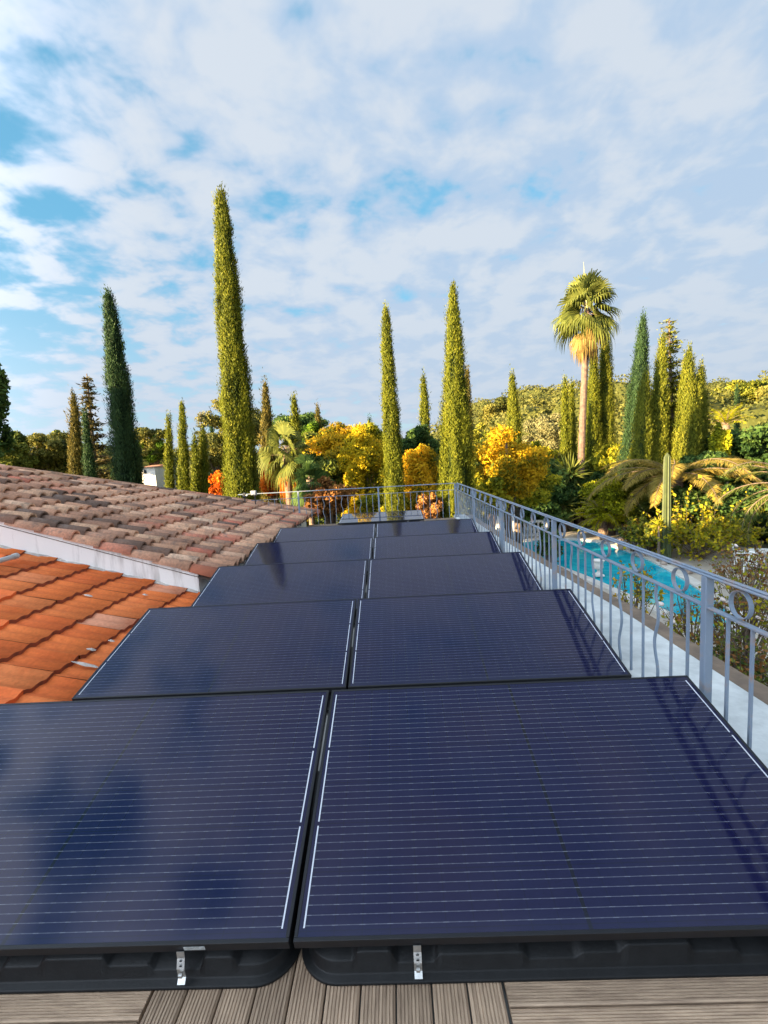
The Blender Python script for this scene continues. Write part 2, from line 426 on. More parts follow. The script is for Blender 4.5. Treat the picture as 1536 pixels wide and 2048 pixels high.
def lumps(c, r, n, squash=0.8, spread=0.74, size=0.36):
    out = []
    for i in range(n):
        d = unit(RNG.normal(0, 1, 3)); k = spread*(0.55 + 0.5*random.random())
        s = size*(0.7 + 0.6*random.random())
        out.append((c[0]+d[0]*r[0]*k, c[1]+d[1]*r[1]*k, c[2]+d[2]*r[2]*k, r[0]*s, r[1]*s, r[2]*s*squash))
    return out

def broad_tree(name, label, cat, center, D, wpx, hpx, mat, n=5000, leaf=0.2, nl=10, group=None, core=0.6, limbs=5, depth=1.0,
               trunk=True, asp=0.55, squash=0.9, shell=0.55, size=0.27, spread=0.98, ground=None):
    c = at(*center, D); rx = wpx*D/F_PX/2; rz = hpx*D/F_PX/2; ry = rx*depth
    gz = float(ground_z(c[0], c[1])) if ground is None else ground
    base = np.array([c[0], c[1], gz])
    root = tree_root(name, label, cat, base, group)
    cl = c - base
    bl = lumps(cl, (rx, ry, rz), int(nl*2.5), squash, spread, size)
    bl.append((cl[0], cl[1], cl[2]-rz*.15, rx*.58, ry*.58, rz*.62))
    parts = [blob_leaves(bl, n, leaf, asp=asp, shell=shell)]
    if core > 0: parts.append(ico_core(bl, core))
    v, q, t = merge(parts)
    v[:, 2] = np.maximum(v[:, 2], 0.02)
    link('crown', mesh_np('crown', v, q, t), M[mat], root)
    if trunk:
        mb = MB(); tr = max(0.03, rx*0.09)
        mb.tube([(0, 0, -0.05), (cl[0]*.3, cl[1]*.3, cl[2]*.4), (cl[0], cl[1], cl[2])], [tr*1.3, tr, tr*.6], 8)
        for i in range(limbs):
            b = bl[i % len(bl)]
            mb.tube([(cl[0]*.4, cl[1]*.4, cl[2]*.5), ((cl[0]+b[0])*.5, (cl[1]+b[1])*.5, (cl[2]+b[2])*.5), (b[0], b[1], b[2]+b[5]*.3)], [tr*.6, tr*.4, tr*.15], 6)
        mb.build('trunk', M['bark'], root, smooth=True)
    return root

def conifer(label, top, foot, D, wpx, mat='conifer', tiers=26, n_per=70, leaf=0.2, droop=0.15, gap=1.0, pw=0.8):
    pt, pf = at(*top, D), at(*foot, D); gz = float(ground_z(pf[0], pf[1]))
    ax = pt - pf; base = pf + ax*max((gz-pf[2])/ax[2], -1.0); base[2] = gz
    H = pt - base; h = np.linalg.norm(H); R = wpx*D/F_PX/2
    root = tree_root('conifer_tree', label, 'tree', base, 'layered conifers among the cypresses')
    mb = MB(); mb.tube([(0, 0, 0), H*.5, H*.985], [R*.14, R*.09, R*.02], 7); mb.build('trunk', M['bark'], root, smooth=True)
    parts = []; br = MB()
    for i in range(tiers):
        t = 0.08 + 0.9*(i + random.random()*.6)/tiers
        nb = 6
        for j in range(nb):
            a = random.random()*6.28
            ln = R*((1-t)**pw*1.0 + .05)*(0.65+.55*random.random())
            o = t*H; tip = o + np.array([math.cos(a)*ln, math.sin(a)*ln, ln*(0.35-droop-0.3*random.random())])
            br.tube([o, (o+tip)/2 + np.array([0, 0, ln*.05]), tip], [R*.025, R*.018, R*.008], 4, False)
            m_ = max(6, int(n_per*(ln/R)))
            s = RNG.random(m_)**.7
            c = o + (tip-o)*s[:, None] + RNG.normal(0, 1, (m_, 3))*np.array([.10, .10, .05])*R*gap
            d = (tip-o)/ (ln+1e-6) + RNG.normal(0, .45, (m_, 3)) + np.array([0, 0, .1])
            L = leaf*(.6+.8*RNG.random(m_))
            parts.append(leaf_quads(c, d, RNG.normal(0, .5, (m_, 3))+np.array([0, 0, 1]), L, L*.35, .5+RNG.normal(0, .22, m_)))
    br.build('branch', M['bark'], root)
    v, q, t = merge(parts)
    link('crown', mesh_np('crown', v, q, t), M[mat], root)
    return root

def fan_leaf(o, d, ln, fan, nseg=18, droop=0.35, arc=2.6):
    """petiole + radial blades of a fan palm leaf: returns petiole pts, leaf quads"""
    d = d/np.linalg.norm(d)
    up = np.array([0, 0, 1.0]); s = np.cross(d, up); s /= np.linalg.norm(s)+1e-9; n = np.cross(s, d)
    rl = random.uniform(-1.25, 1.25); s, n = s*math.cos(rl) + n*math.sin(rl), n*math.cos(rl) - s*math.sin(rl)
    hub = o + d*ln + np.array([0, 0, -ln*.06])
    vs_, qs_ = [], []; k = 0
    for i in range(nseg):
        a = (i/(nseg-1) - .5)*arc
        e = d*math.cos(a) + s*math.sin(a)
        l = fan*(0.75+.3*math.cos(a*.8)) * (0.9+.2*random.random())
        w = l*0.042
        sd_ = np.cross(e, n)
        p0 = hub; p1 = hub + e*l*.5 + n*l*.02 - up*l*droop*.12; p2 = hub + e*l*.8 - up*l*(droop*.55); p3 = hub + e*l*(.98-.25*droop) - up*l*(droop*1.25)
        pts = [(p0, w*.25), (p1, w), (p2, w*.6), (p3, w*.08)]
        for p, ww in pts: vs_ += [p - sd_*ww, p + sd_*ww]
        for j in range(3): qs_.append((k+2*j, k+2*j+1, k+2*j+3, k+2*j+2))
        k += 8
    return hub, np.array(vs_), np.array(qs_)

def fan_palm(name, label, base, crown, trunk_r, leaves, fan, pet, mat_live, mat_dead, skirt, group, trunk_mat, seed=1, droop=0.5, nseg=20):
    random.seed(seed)
    root = tree_root(name, label, 'palm', base, group)
    C = np.asarray(crown) - np.asarray(base)
    mb = MB(); pts, rr = [], []
    nr = 46
    for i in range(nr):
        t = i/(nr-1); pts.append(C*np.array([t, t, t])); rr.append(trunk_r*(1.25-.35*t)*(1+.06*(i % 2)+random.uniform(-.05, .05)))
    mb.tube(pts, rr, 12); mb.build('trunk', M[trunk_mat], root, smooth=False)
    live, dead, pet_mb = [], [], MB()
    for i in range(leaves):
        f = (i+.5)/leaves; a = i*2.39996 + random.uniform(-.2, .2)
        el = rad(80 - 125*f + random.uniform(-9, 9))
        d = np.array([math.cos(a)*math.cos(el), math.sin(a)*math.cos(el), math.sin(el)])
        o = C + np.array([0, 0, (0.5-f)*trunk_r*3.0])
        pl = pet*(0.22+.85*random.random()); hub, v, q = fan_leaf(o, d, pl, fan*(.85+.3*random.random()), nseg, droop*(.6+.8*f))
        pet_mb.tube([o, (o+hub)/2, hub], [trunk_r*.10, trunk_r*.07, trunk_r*.05], 5, False)
        live.append((v, q, np.clip(.5 + .3*(0.5-f)*0 + RNG.normal(0, .16, len(q)), 0, 1)))
    for i in range(skirt):
        a = i*2.39996 + random.uniform(-.3, .3); el = rad(random.uniform(-86, -35))
        d = np.array([math.cos(a)*math.cos(el), math.sin(a)*math.cos(el), math.sin(el)])
        o = C - np.array([0, 0, trunk_r*(1.5 + 4.5*random.random())])
        hub, v, q = fan_leaf(o, d, pet*.45, fan*.8, max(10, nseg-6), 0.8, 1.5)
        dead.append((v, q, np.clip(.5 + RNG.normal(0, .22, len(q)), 0, 1)))
    v, q, t = merge(live); link('fronds', mesh_np('fronds', v, q, t), M[mat_live], root)
    if dead:
        v, q, t = merge(dead); link('dead_leaves', mesh_np('dead_leaves', v, q, t), M[mat_dead], root)
    pet_mb.build('leaf_stalks', M['palm_bark'], root)
    random.seed(seed+100)
    return root

def feather_palm(label, base, crown, trunk_r, nfr, ln, mat, seed=3, leaflets=70, ll=0.38, spread=(75, -35), name='date_palm', azim=None, group=None, sag=0.55, tm='palm_bark'):
    random.seed(seed)
    root = tree_root(name, label, 'palm', base, group)
    C = np.asarray(crown) - np.asarray(base)
    mb = MB(); pts, rr = [], []
    for i in range(24):
        t = i/23; pts.append(C*t); rr.append(trunk_r*(1.05+.08*(i % 2)+random.uniform(-.05, .05)))
    mb.tube(pts, rr, 10); mb.build('trunk', M[tm], root)
    parts = []; ra = MB()
    for i in range(nfr):
        f = (i+.5)/nfr
        a = (i*2.39996 if azim is None else azim[i % len(azim)]) + random.uniform(-.25, .25)
        el = rad(spread[0] + (spread[1]-spread[0])*f + random.uniform(-6, 6))
        L = ln*(.8+.35*random.random())
        h = np.array([math.cos(a), math.sin(a), 0])
        ns = 14; p = C.copy(); e = el; rp = [p.copy()]
        for s in range(ns):
            p = p + (h*math.cos(e) + np.array([0, 0, math.sin(e)]))*L/ns; e -= sag*(1.9/ns)*(0.5+s/ns); rp.append(p.copy())
        rp = np.array(rp); ra.tube(rp, np.linspace(.03, .006, len(rp)), 5, False)
        u = np.linspace(.12, 1, leaflets)
        cpt = np.stack([np.interp(u*ns, np.arange(ns+1), rp[:, k]) for k in range(3)], 1)
        tan = unit(np.gradient(cpt, axis=0)); side = unit(np.cross(tan, np.array([0, 0, 1.0])+h*.001)); nrm = np.cross(side, tan)
        for sg in (-1, 1):
            ld = side*sg*.75 + tan*.65 + nrm*.12 + RNG.normal(0, .12, cpt.shape) - np.array([0, 0, .25])
            l = ll*np.sin(np.clip(u*2.9+.25, 0, 3.0))**.6*(.85+.3*RNG.random(len(u)))
            c = cpt + unit(ld)*(l*.5)[:, None]
            parts.append(leaf_quads(c, ld, nrm+RNG.normal(0, .3, c.shape), l, .022 if ll < .5 else .028, .5+RNG.normal(0, .2, len(u)), .12))
    v, q, t = merge(parts); link('fronds', mesh_np('fronds', v, q, t), M[mat], root)
    ra.build('leaf_stalks', M['palm_dead'] if False else M['palm_bark'], root)
    random.seed(seed+50)
    return root

def spiky(label, center, D, rpx, mat='palm', n=70, group='spiky yuccas by the pool', name='yucca', stem=True):
    c = at(*center, D); gz = float(ground_z(c[0], c[1])); base = np.array([c[0], c[1], gz]); R = rpx*D/F_PX
    root = tree_root(name, label, 'yucca', base, group); cl = c-base
    d = unit(RNG.normal(0, 1, (n, 3)) + np.array([0, 0, .45])); L = R*(.7+.5*RNG.random(n))
    v, q, t = leaf_quads(cl + d*(L*.5)[:, None], d, RNG.normal(0, 1, (n, 3)), L, R*.11, .5+RNG.normal(0, .2, n), .1)
    link('leaves', mesh_np('leaves', v, q, t), M[mat], root)
    mb = MB(); mb.tube([(0, 0, 0), cl*.5, cl], [R*.16, R*.13, R*.1], 7); mb.build('stem', M['palm_bark'], root)
    return root

# ================================================================== SETTING
def grid_axis(a, b, fine, lim):
    inner = np.arange(a, b + .1, fine); out = [lim]
    s = fine; x = b
    hi = []
    while x < lim: s *= 1.45; x += s; hi.append(x)
    s = fine; x = a; lo = []
    while x > -lim: s *= 1.45; x -= s; lo.append(x)
    return np.concatenate([lo[::-1], inner, hi])
def build_ground():
    xs = grid_axis(-60, 80, 2.5, 2600); ys = grid_axis(-20, 150, 2.5, 2600)
    X, Y = np.meshgrid(xs, ys); Z = ground_z(X, Y) + 0.10*np.sin(X*.31)*np.sin(Y*.27)*(Y > 28)
    v = np.stack([X.ravel(), Y.ravel(), Z.ravel()], 1); nx = len(xs)
    i, j = np.meshgrid(np.arange(len(xs)-1), np.arange(len(ys)-1)); k = (j*nx+i).ravel()
    q = np.stack([k, k+1, k+nx+1, k+nx], 1)
    mt = simple('garden_soil_and_grass', (0.075, 0.10, 0.028), 0.95, nscale=0.6, col2=(0.10, 0.075, 0.045), bump=0.4)
    o = link('ground', mesh_np('ground', v, q, smooth=True), mt); tag(o, kind='structure')
build_ground()

Z0 = 0.155            # top of the panels' front edge above the deck
PL, PW, TILT, Y0, ROWP = 1.755, 1.038, rad(15), 1.230, 1.5612
DX = [0.0, 0.010, 0.019, 0.009, -0.014]

M['render_white'] = simple('weathered_white_render', (0.82, 0.81, 0.77), 0.9, nscale=2.2, col2=(0.70, 0.69, 0.64), bump=0.25)
M['ledge'] = simple('painted_ledge', (0.66, 0.68, 0.66), 0.8, nscale=5.0, col2=(0.44, 0.46, 0.45), bump=0.35)
M['ledge_edge'] = simple('stained_cornice', (0.24, 0.17, 0.115), 0.95, nscale=5.0, col2=(0.13, 0.095, 0.07), bump=0.5)
M['concrete'] = simple('terrace_slab', (0.32, 0.31, 0.29), 0.9, nscale=4, col2=(0.22, 0.215, 0.2))

mb = MB(); mb.box(-1.83, 2.40, -4.0, 11.55, -3.05, -0.035)
terrace = mb.build('terrace_floor', M['concrete']); tag(terrace, kind='structure')
# raised ledge outside the railing, with a stained cornice along its rim
def strip_mesh(name, xs_in, xs_out, ys, z0, z1, jit=0.0):
    n = len(ys); v = []
    for i in range(n):
        a, b = xs_in[i], xs_out[i] + random.uniform(-jit, jit)
        zz = z1 + random.uniform(-jit, jit)*.3
        v += [(a, ys[i], z0), (a, ys[i], z1), (b, ys[i], zz), (b, ys[i], z0)]
    q = [(4*i+k, 4*i+(k+1) % 4, 4*i+4+(k+1) % 4, 4*i+4+k) for i in range(n-1) for k in range(4)]
    q += [(0, 1, 2, 3), (4*n-1, 4*n-2, 4*n-3, 4*n-4)]
    return mesh_np(name, v, [np.array(q)])
ys = np.linspace(-2, 11.75, 60)
lx = np.interp(ys, [-2, 2.7, 4.2, 6, 8.3, 11.7], [2.40, 2.36, 2.35, 2.24, 2.15, 2.08])
ledge = link('ledge', strip_mesh('ledge', np.full(60, 1.80), lx, ys, -0.034, 0.10), M['ledge'], terrace)
link('cornice', strip_mesh('cornice', lx + .002, lx + .17, ys, -0.16, 0.085, 0.015), M['ledge_edge'], terrace)
mb = MB(); mb.box(-1.83, 1.797, 11.2, 11.55, -0.034, 0.06); mb.build('kerb', M['ledge_edge'], terrace)

# deck boards, ribbed
def plank_mesh(w, ln, ribs=9):
    t = 0.022; prof = [(-w/2, -t), (-w/2, -0.003), (-w/2+.003, 0)]
    e = (w - .006)/ribs
    for i in range(ribs):
        x = -w/2+.003+i*e
        prof += [(x+e*.62, 0), (x+e*.70, -.0032), (x+e*.92, -.0032), (x+e, 0)]
    prof += [(w/2, -.003), (w/2, -t)]
    n = len(prof); v = [(x, 0, z) for x, z in prof] + [(x, ln, z) for x, z in prof]
    q = [(i, i+1, n+i+1, n+i) for i in range(n-1)]
    return mesh_np('deck_plank', v, [np.array(q), np.array([[0, n-1, n-2, 1]]), np.array([[n, n+1, 2*n-2, 2*n-1]])])
def wood_mat():
    mt, N, L, b = mat_new('composite_deck')
    oi = N.new('ShaderNodeObjectInfo'); tc = N.new('ShaderNodeTexCoord')
    mp = N.new('ShaderNodeMapping'); mp.inputs['Scale'].default_value = (34, 2.5, 8); L.new(tc.outputs['Object'], mp.inputs[0])
    add = N.new('ShaderNodeVectorMath'); L.new(mp.outputs[0], add.inputs[0])
    cx = N.new('ShaderNodeCombineXYZ'); mu = N.new('ShaderNodeMath'); mu.operation = 'MULTIPLY'; mu.inputs[1].default_value = 37
    L.new(oi.outputs['Random'], mu.inputs[0]); L.new(mu.outputs[0], cx.inputs[1]); L.new(cx.outputs[0], add.inputs[1])
    n = N.new('ShaderNodeTexNoise'); n.inputs['Scale'].default_value = 2.4; n.inputs['Detail'].default_value = 7; n.inputs['Roughness'].default_value = .7
    L.new(add.outputs[0], n.inputs['Vector'])
    cr = N.new('ShaderNodeValToRGB'); cr.color_ramp.elements[0].position = .3; cr.color_ramp.elements[1].position = .72
    cr.color_ramp.elements[0].color = (.22, .148, .098, 1); cr.color_ramp.elements[1].color = (.54, .39, .265, 1)
    L.new(n.outputs[0], cr.inputs[0])
    mr = N.new('ShaderNodeMapRange'); L.new(oi.outputs['Random'], mr.inputs[0]); mr.inputs[3].default_value = .8; mr.inputs[4].default_value = 1.15
    mm = N.new('ShaderNodeMix'); mm.data_type = 'RGBA'; mm.blend_type = 'MULTIPLY'; mm.inputs[0].default_value = 1
    L.new(cr.outputs[0], mm.inputs[6]); L.new(mr.outputs[0], mm.inputs[7]); L.new(mm.outputs[2], b.inputs['Base Color'])
    b.inputs['Roughness'].default_value = .75
    return mt
M['deck'] = wood_mat()
deck = empty('deck', (0, 0, 0)); tag(deck, kind='structure')
pm = plank_mesh(0.0995, 2.6)
for i in range(10):
    link('deck_plank', pm, M['deck'], deck, (-0.43 + 0.1048*(i+.5), -0.9, -random.uniform(0, .0012)))
pml = plank_mesh(0.0995, 1.395, 12); pmr = plank_mesh(0.0995, 1.17, 12)
for i in range(16):
    y = 1.245 + .105*(4.0 - i) - .035
    link('deck_plank', pml, M['deck'], deck, (-0.437, y, -random.uniform(0, .0015)), (0, 0, rad(90)))
    link('deck_plank', pmr, M['deck'], deck, (0.625 + 1.17, y + .012, -random.uniform(0, .0015)), (0, 0, rad(90)))

# ================================================================== SOLAR PANELS
def cell_mat():
    mt, N, L, b = mat_new('solar_cells_under_glass')
    tc = N.new('ShaderNodeTexCoord'); sep = N.new('ShaderNodeSeparateXYZ'); L.new(tc.outputs['Object'], sep.inputs[0])
    def mth(op, a, b_=None, clamp=False):
        n = N.new('ShaderNodeMath'); n.operation = op; n.use_clamp = clamp
        for i, v in enumerate((a, b_)):
            if v is None: continue
            if isinstance(v, (int, float)): n.inputs[i].default_value = v
            else: L.new(v, n.inputs[i])
        return n.outputs[0]
    def mix(f, a, c):
        n = N.new('ShaderNodeMix'); n.data_type = 'RGBA'
        if isinstance(f, (int, float)): n.inputs[0].default_value = f
        else: L.new(f, n.inputs[0])
        for s, v in ((6, a), (7, c)):
            if isinstance(v, tuple): n.inputs[s].default_value = (*v, 1)
            else: L.new(v, n.inputs[s])
        return n.outputs[2]
    x, y = sep.outputs[0], sep.outputs[1]
    m0 = 0.026; act = PW - 2*m0; pit = act/36; cw = (PL - .07)/20
    # busbars: 36 thin lines along the long side
    fy = mth('FRACT', mth('DIVIDE', mth('SUBTRACT', y, m0), pit))
    dy = mth('ABSOLUTE', mth('SUBTRACT', fy, .5))
    line = mth('LESS_THAN', dy, 0.00105/pit)
    inside = mth('MULTIPLY', mth('LESS_THAN', mth('ABSOLUTE', mth('SUBTRACT', y, PW/2)), act/2), mth('LESS_THAN', mth('ABSOLUTE', x), PL/2-.03))
    line = mth('MULTIPLY', line, inside)
    # cell columns: thin dark gaps, ribbon glints painted brighter near them
    fx = mth('ABSOLUTE', mth('SUBTRACT', mth('FRACT', mth('DIVIDE', mth('ADD', x, 5*cw*20), cw)), .5))   # .5 at gap
    gap = mth('GREATER_THAN', fx, .5 - .0016/cw)
    glint = mth('GREATER_THAN', fx, .5 - .009/cw)
    glint2 = mth('LESS_THAN', fx, .05)
    mid = mth('LESS_THAN', mth('ABSOLUTE', x), .006)
    # strip gaps between the six cell rows
    fs = mth('ABSOLUTE', mth('SUBTRACT', mth('FRACT', mth('DIVIDE', mth('SUBTRACT', y, m0), act/6)), .5))
    sgap = mth('GREATER_THAN', fs, .5 - .0016/(act/6))
    cellid = mth('FLOOR', mth('DIVIDE', mth('ADD', x, 5), cw*1.0)); 
    n1 = N.new('ShaderNodeTexNoise'); n1.inputs['Scale'].default_value = 1.1; n1.inputs['Detail'].default_value = 3
    geo = N.new('ShaderNodeNewGeometry'); L.new(geo.outputs['Position'], n1.inputs['Vector'])
    base = mix(n1.outputs[0], (0.004, 0.006, 0.034), (0.007, 0.006, 0.030))
    base = mix(mth('MULTIPLY', mth('MAXIMUM', gap, sgap), .6), base, (0.004, 0.005, 0.016))
    base = mix(mid, base, (0.004, 0.005, 0.012))
    n2 = N.new('ShaderNodeTexNoise'); n2.inputs['Scale'].default_value = 60; n2.inputs['Detail'].default_value = 2
    L.new(tc.outputs['Object'], n2.inputs['Vector'])
    lum = mth('MULTIPLY', mth('ADD', mth('MULTIPLY', mth('MAXIMUM', glint, mth('MULTIPLY', glint2, .5)), .09), .125), mth('ADD', mth('MULTIPLY', n2.outputs[0], .3), .75))
    base = mix(mth('MULTIPLY', line, lum), base, (0.62, 0.66, 0.74))
    # thin dust film, gathered near the lower edge
    n3 = N.new('ShaderNodeTexNoise'); n3.inputs['Scale'].default_value = 3.5; n3.inputs['Detail'].default_value = 8; n3.inputs['Roughness'].default_value = .7
    L.new(geo.outputs['Position'], n3.inputs['Vector'])
    du = N.new('ShaderNodeMapRange'); L.new(n3.outputs[0], du.inputs[0]); du.inputs[1].default_value = .40; du.inputs[2].default_value = .8; du.inputs[4].default_value = .022
    lowd = N.new('ShaderNodeMapRange'); L.new(y, lowd.inputs[0]); lowd.inputs[1].default_value = .07; lowd.inputs[2].default_value = .0; lowd.inputs[4].default_value = .035
    base = mix(mth('ADD', du.outputs[0], lowd.outputs[0]), base, (0.28, 0.31, 0.38))
    L.new(base, b.inputs['Base Color'])
    rr = N.new('ShaderNodeMapRange'); L.new(n3.outputs[0], rr.inputs[0]); rr.inputs[3].default_value = .05; rr.inputs[4].default_value = .10
    L.new(rr.outputs[0], b.inputs['Roughness']); b.inputs['IOR'].default_value = 1.40
    return mt
M['cells'] = cell_mat()
M['frame'] = simple('black_anodised_frame', (0.009, 0.010, 0.013), 0.45, metal=0.0, noise=.3, nscale=20, spec=.35)
M['ribbon'] = simple('silver_ribbon', (0.55, 0.57, 0.62), 0.4)
M['steel'] = simple('galvanised_clamp', (0.62, 0.62, 0.60), 0.38, metal=0.85, noise=.25, nscale=30)
M['hole'] = simple('dark_hole', (0.01, 0.01, 0.01), 0.8)
M['tub'] = simple('black_polyethylene', (0.010, 0.0104, 0.0108), 0.46, noise=.35, nscale=18, bump=.08, spec=.22)
M['sticker'] = simple('silver_sticker', (0.45, 0.47, 0.46), 0.5, nscale=90, col2=(.2, .21, .2))

FH, FL = 0.035, 0.011
def bar_mesh(x0, x1, y0, y1):
    return rb_box('frame_bar', x0, x1, y0, y1, -FH, 0.0, .0012)
def rb_box(name, x0, x1, y0, y1, z0, z1, bev):
    me = rounded_box_mesh(name, x1-x0, y1-y0, z1-z0, bev)
    me.transform(Matrix.Translation(((x0+x1)/2, (y0+y1)/2, (z0+z1)/2))); return me
glass_me = MB(); glass_me.box(-PL/2+.006, PL/2-.006, .006, PW-.006, -.008, -.0022); glass_me = glass_me.mesh('glass')
bars = [bar_mesh(-PL/2, PL/2, 0, FL), bar_mesh(-PL/2, PL/2, PW-FL, PW), bar_mesh(-PL/2, -PL/2+FL, FL+.0005, PW-FL-.0005), bar_mesh(PL/2-FL, PL/2, FL+.0005, PW-FL-.0005)]
act = PW - .052
ribs_me = []
for sg in (-1, 1):
    for k in range(3):
        y0 = .026 + act/3*k + .008; y1 = .026 + act/3*(k+1) - .008; xc = sg*(PL/2 - .0265)
        ribs_me.append(rb_box('end_ribbon', xc-.0024, xc+.0024, y0, y1, -.0021, -.0010, .0002))
def clamp_mesh():
    mb = MB(); w = .0115; t = .0022
    path = [(-.0012, -.027), (-.0030, -.048), (-.015, -.072), (-.0135, -.104), (-.026, -.116)]   # (y, z) in the panel's own frame before tilt
    for (a, b_) in zip(path[:-1], path[1:]):
        d = np.array([b_[0]-a[0], b_[1]-a[1]]); d /= np.linalg.norm(d); nrm = np.array([-d[1], d[0]])*t
        v = [(-w, a[0], a[1]), (w, a[0], a[1]), (w, b_[0], b_[1]), (-w, b_[0], b_[1])]
        v += [(x, y+nrm[0], z+nrm[1]) for x, y, z in v]
        mb.add(v, [(0, 1, 2, 3), (4, 7, 6, 5), (0, 4, 5, 1), (1, 5, 6, 2), (2, 6, 7, 3), (3, 7, 4, 0)])
    return mb.mesh('clamp')
clamp_me = clamp_mesh()
def disc_mesh(name, r, t):
    mb = MB(); mb.lathe([(r, 0), (r, t)], 10); return mb.mesh(name)
hole_me = disc_mesh('clamp_hole', .0042, .0012); bolt_me = rb_box('clamp_bolt', -.006, .006, -.006, .006, 0, .007, .001)

ORD = ['nearest row', 'second row', 'third row', 'fourth row', 'fifth row']
SIDE = {-1: 'roof side', 1: 'railing side'}
def solar_panel(x, y, z, tilt, label, clamps, group='solar panels in rows on the terrace', sticker=None):
    r = empty('solar_panel', (x, y, z), (tilt, 0, 0)); tag(r, label, 'solar panel', group)
    link('glass', glass_me, M['cells'], r)
    for bme in bars: link('frame_bar', bme, M['frame'], r)
    for rm in ribs_me: link('end_ribbon', rm, M['ribbon'], r)
    for cx_ in clamps:
        c = link('clamp', clamp_me, M['steel'], r, (cx_, 0, 0), (-tilt*0.6, 0, 0))
        for k in (0, 1): link('clamp_hole', hole_me, M['hole'], c, (0, -.0070-.0060*k, -.053-.0115*k), (rad(116), 0, 0))
        link('clamp_bolt', bolt_me, M['steel'], c, (0, -.017, -.090), (rad(92), 0, 0))
    if sticker is not None:
        mb = MB(); mb.box(-.032, .032, -.0016, -.0006, -.0075, .0075); mb.build('label_sticker', M['sticker'], r, (sticker, 0, -.018))
    return r
# ballast tub: rounded outline, stepped ledges moulded in its front wall
def tub_mesh():
    w, d, rc = PL - .020, .93, .11
    pts, nrm = [], []
    def seg(p, q, n, k):
        for i in range(k): pts.append(np.array(p) + (np.array(q)-np.array(p))*i/k); nrm.append(np.array(n, float))
    def arc(c, a0, k=9):
        for i in range(k):
            a = a0 + math.pi/2*i/k; n = np.array([math.cos(a), math.sin(a)]); pts.append(np.array(c)+n*rc); nrm.append(n)
    seg((-w/2+rc, 0), (w/2-rc, 0), (0, -1), 150); arc((w/2-rc, rc), -math.pi/2)
    seg((w/2, rc), (w/2, d-rc), (1, 0), 16); arc((w/2-rc, d-rc), 0)
    seg((w/2-rc, d), (-w/2+rc, d), (0, 1), 20); arc((-w/2+rc, d-rc), math.pi/2)
    seg((-w/2, d-rc), (-w/2, rc), (-1, 0), 16); arc((-w/2+rc, rc), math.pi)
    pts = np.array(pts); nrm = np.array(nrm); n = len(pts)
    xs_ = pts[:, 0]
    # ledge height along the front, moulded in steps (x from tub centre)
    knots = [(-.90, .055), (-.70, .084), (-.585, .044), (-.455, .068), (-.19, .046), (-.03, .062), (.10, .084), (.30, .056), (.44, .040), (.60, .078), (.70, .050), (.86, .068)]
    def lz(x):
        z = knots[0][1]
        for (a, b_), (c, e) in zip(knots[:-1], knots[1:]):
            s = np.clip((x - c + .006)/.012, 0, 1); z = z + (e-b_)*s*s*(3-2*s)
        return z
    zt = np.array([lz(x) for x in xs_])
    yb = np.clip(pts[:, 1], 0, None)
    top = .100 + yb*math.tan(TILT)*.97
    dep = .055 + (zt - .06)*0.3
    prof = [(.016, 0*zt), (.018, 0*zt+.006), (.014, 0*zt+.011), (-.002, 0*zt+.013), (-.006, 0*zt+.018), (-.010, zt-.006), (-.014, zt), (-.014-dep, zt+.007), (-.019-dep, zt+.013), (-.024-dep, np.maximum(top, zt+.02))]
    v = []
    for off, z in prof:
        p = pts + nrm*np.broadcast_to(off, (n,))[:, None]; v.append(np.column_stack([p, np.broadcast_to(z, (n,))]))
    v = np.concatenate(v); k = len(prof)
    q = [(i*n+j, i*n+(j+1) % n, (i+1)*n+(j+1) % n, (i+1)*n+j) for i in range(k-1) for j in range(n)]
    return mesh_np('ballast_tub', v, [np.array(q)], smooth=True)
tub_me = tub_mesh()
for i in range(5):
    for sg in (-1, 1):
        xc = sg*(PL/2 + .007) + DX[i]; y = Y0 + i*ROWP
        cl = [(-0.335 if sg < 0 else 0.372) - xc, sg*1.42 - xc] if i == 0 else [-.45*sg]
        solar_panel(xc, y, Z0, TILT, f'black framed solar panel of the {ORD[i]}, {SIDE[sg]}', cl,
                    sticker=(-.292 - xc) if (i == 0 and sg < 0) else None)
        t = link('ballast_tub', tub_me, M['tub'], None, (xc, y + .017, .001))
        tag(t, f'black moulded plastic ballast tub under the {ORD[i]} panel on the {SIDE[sg]}', 'ballast tub', 'ballast tubs under the panels')
# last panel, laid nearly flat before the far railing
pc = at(762, 1043, 9.45)
lone = solar_panel(pc[0], 9.45, .335, rad(4.2), 'lone nearly flat solar panel mirroring the sky before the far railing', [0.55], group='solar panels in rows on the terrace')
M['cells_clean'] = M['cells'].copy(); M['cells_clean'].name = 'rain_washed_panel_glass'
_b = M['cells_clean'].node_tree.nodes['Principled BSDF']
for _l in list(_b.inputs['Roughness'].links): M['cells_clean'].node_tree.links.remove(_l)
_b.inputs['Roughness'].default_value = .03; _b.inputs['IOR'].default_value = 1.52
for _c in lone.children:
    if _c.name.startswith('glass'):
        _c.data = _c.data.copy(); _c.data.materials[0] = M['cells_clean']
stand = empty('panel_stand', (pc[0], 9.5, 0))
mb = MB(); mb.box(-.80, .80, -.03, .03, .20, .293); mb.build('front_beam', M['tub'], stand)
mb = MB(); mb.box(-.80, .80, .78, .84, .25, .350); mb.build('rear_beam', M['tub'], stand)
for x_ in (-.7, .7):
    for y_, h_ in ((0, .199), (.81, .249)):
        mb = MB(); mb.tube([(x_, y_, 0), (x_, y_, h_)], [.03, .025], 8); mb.build('leg', M['tub'], stand)
tag(stand, 'black stand carrying the lone flat panel before the far railing', 'stand')

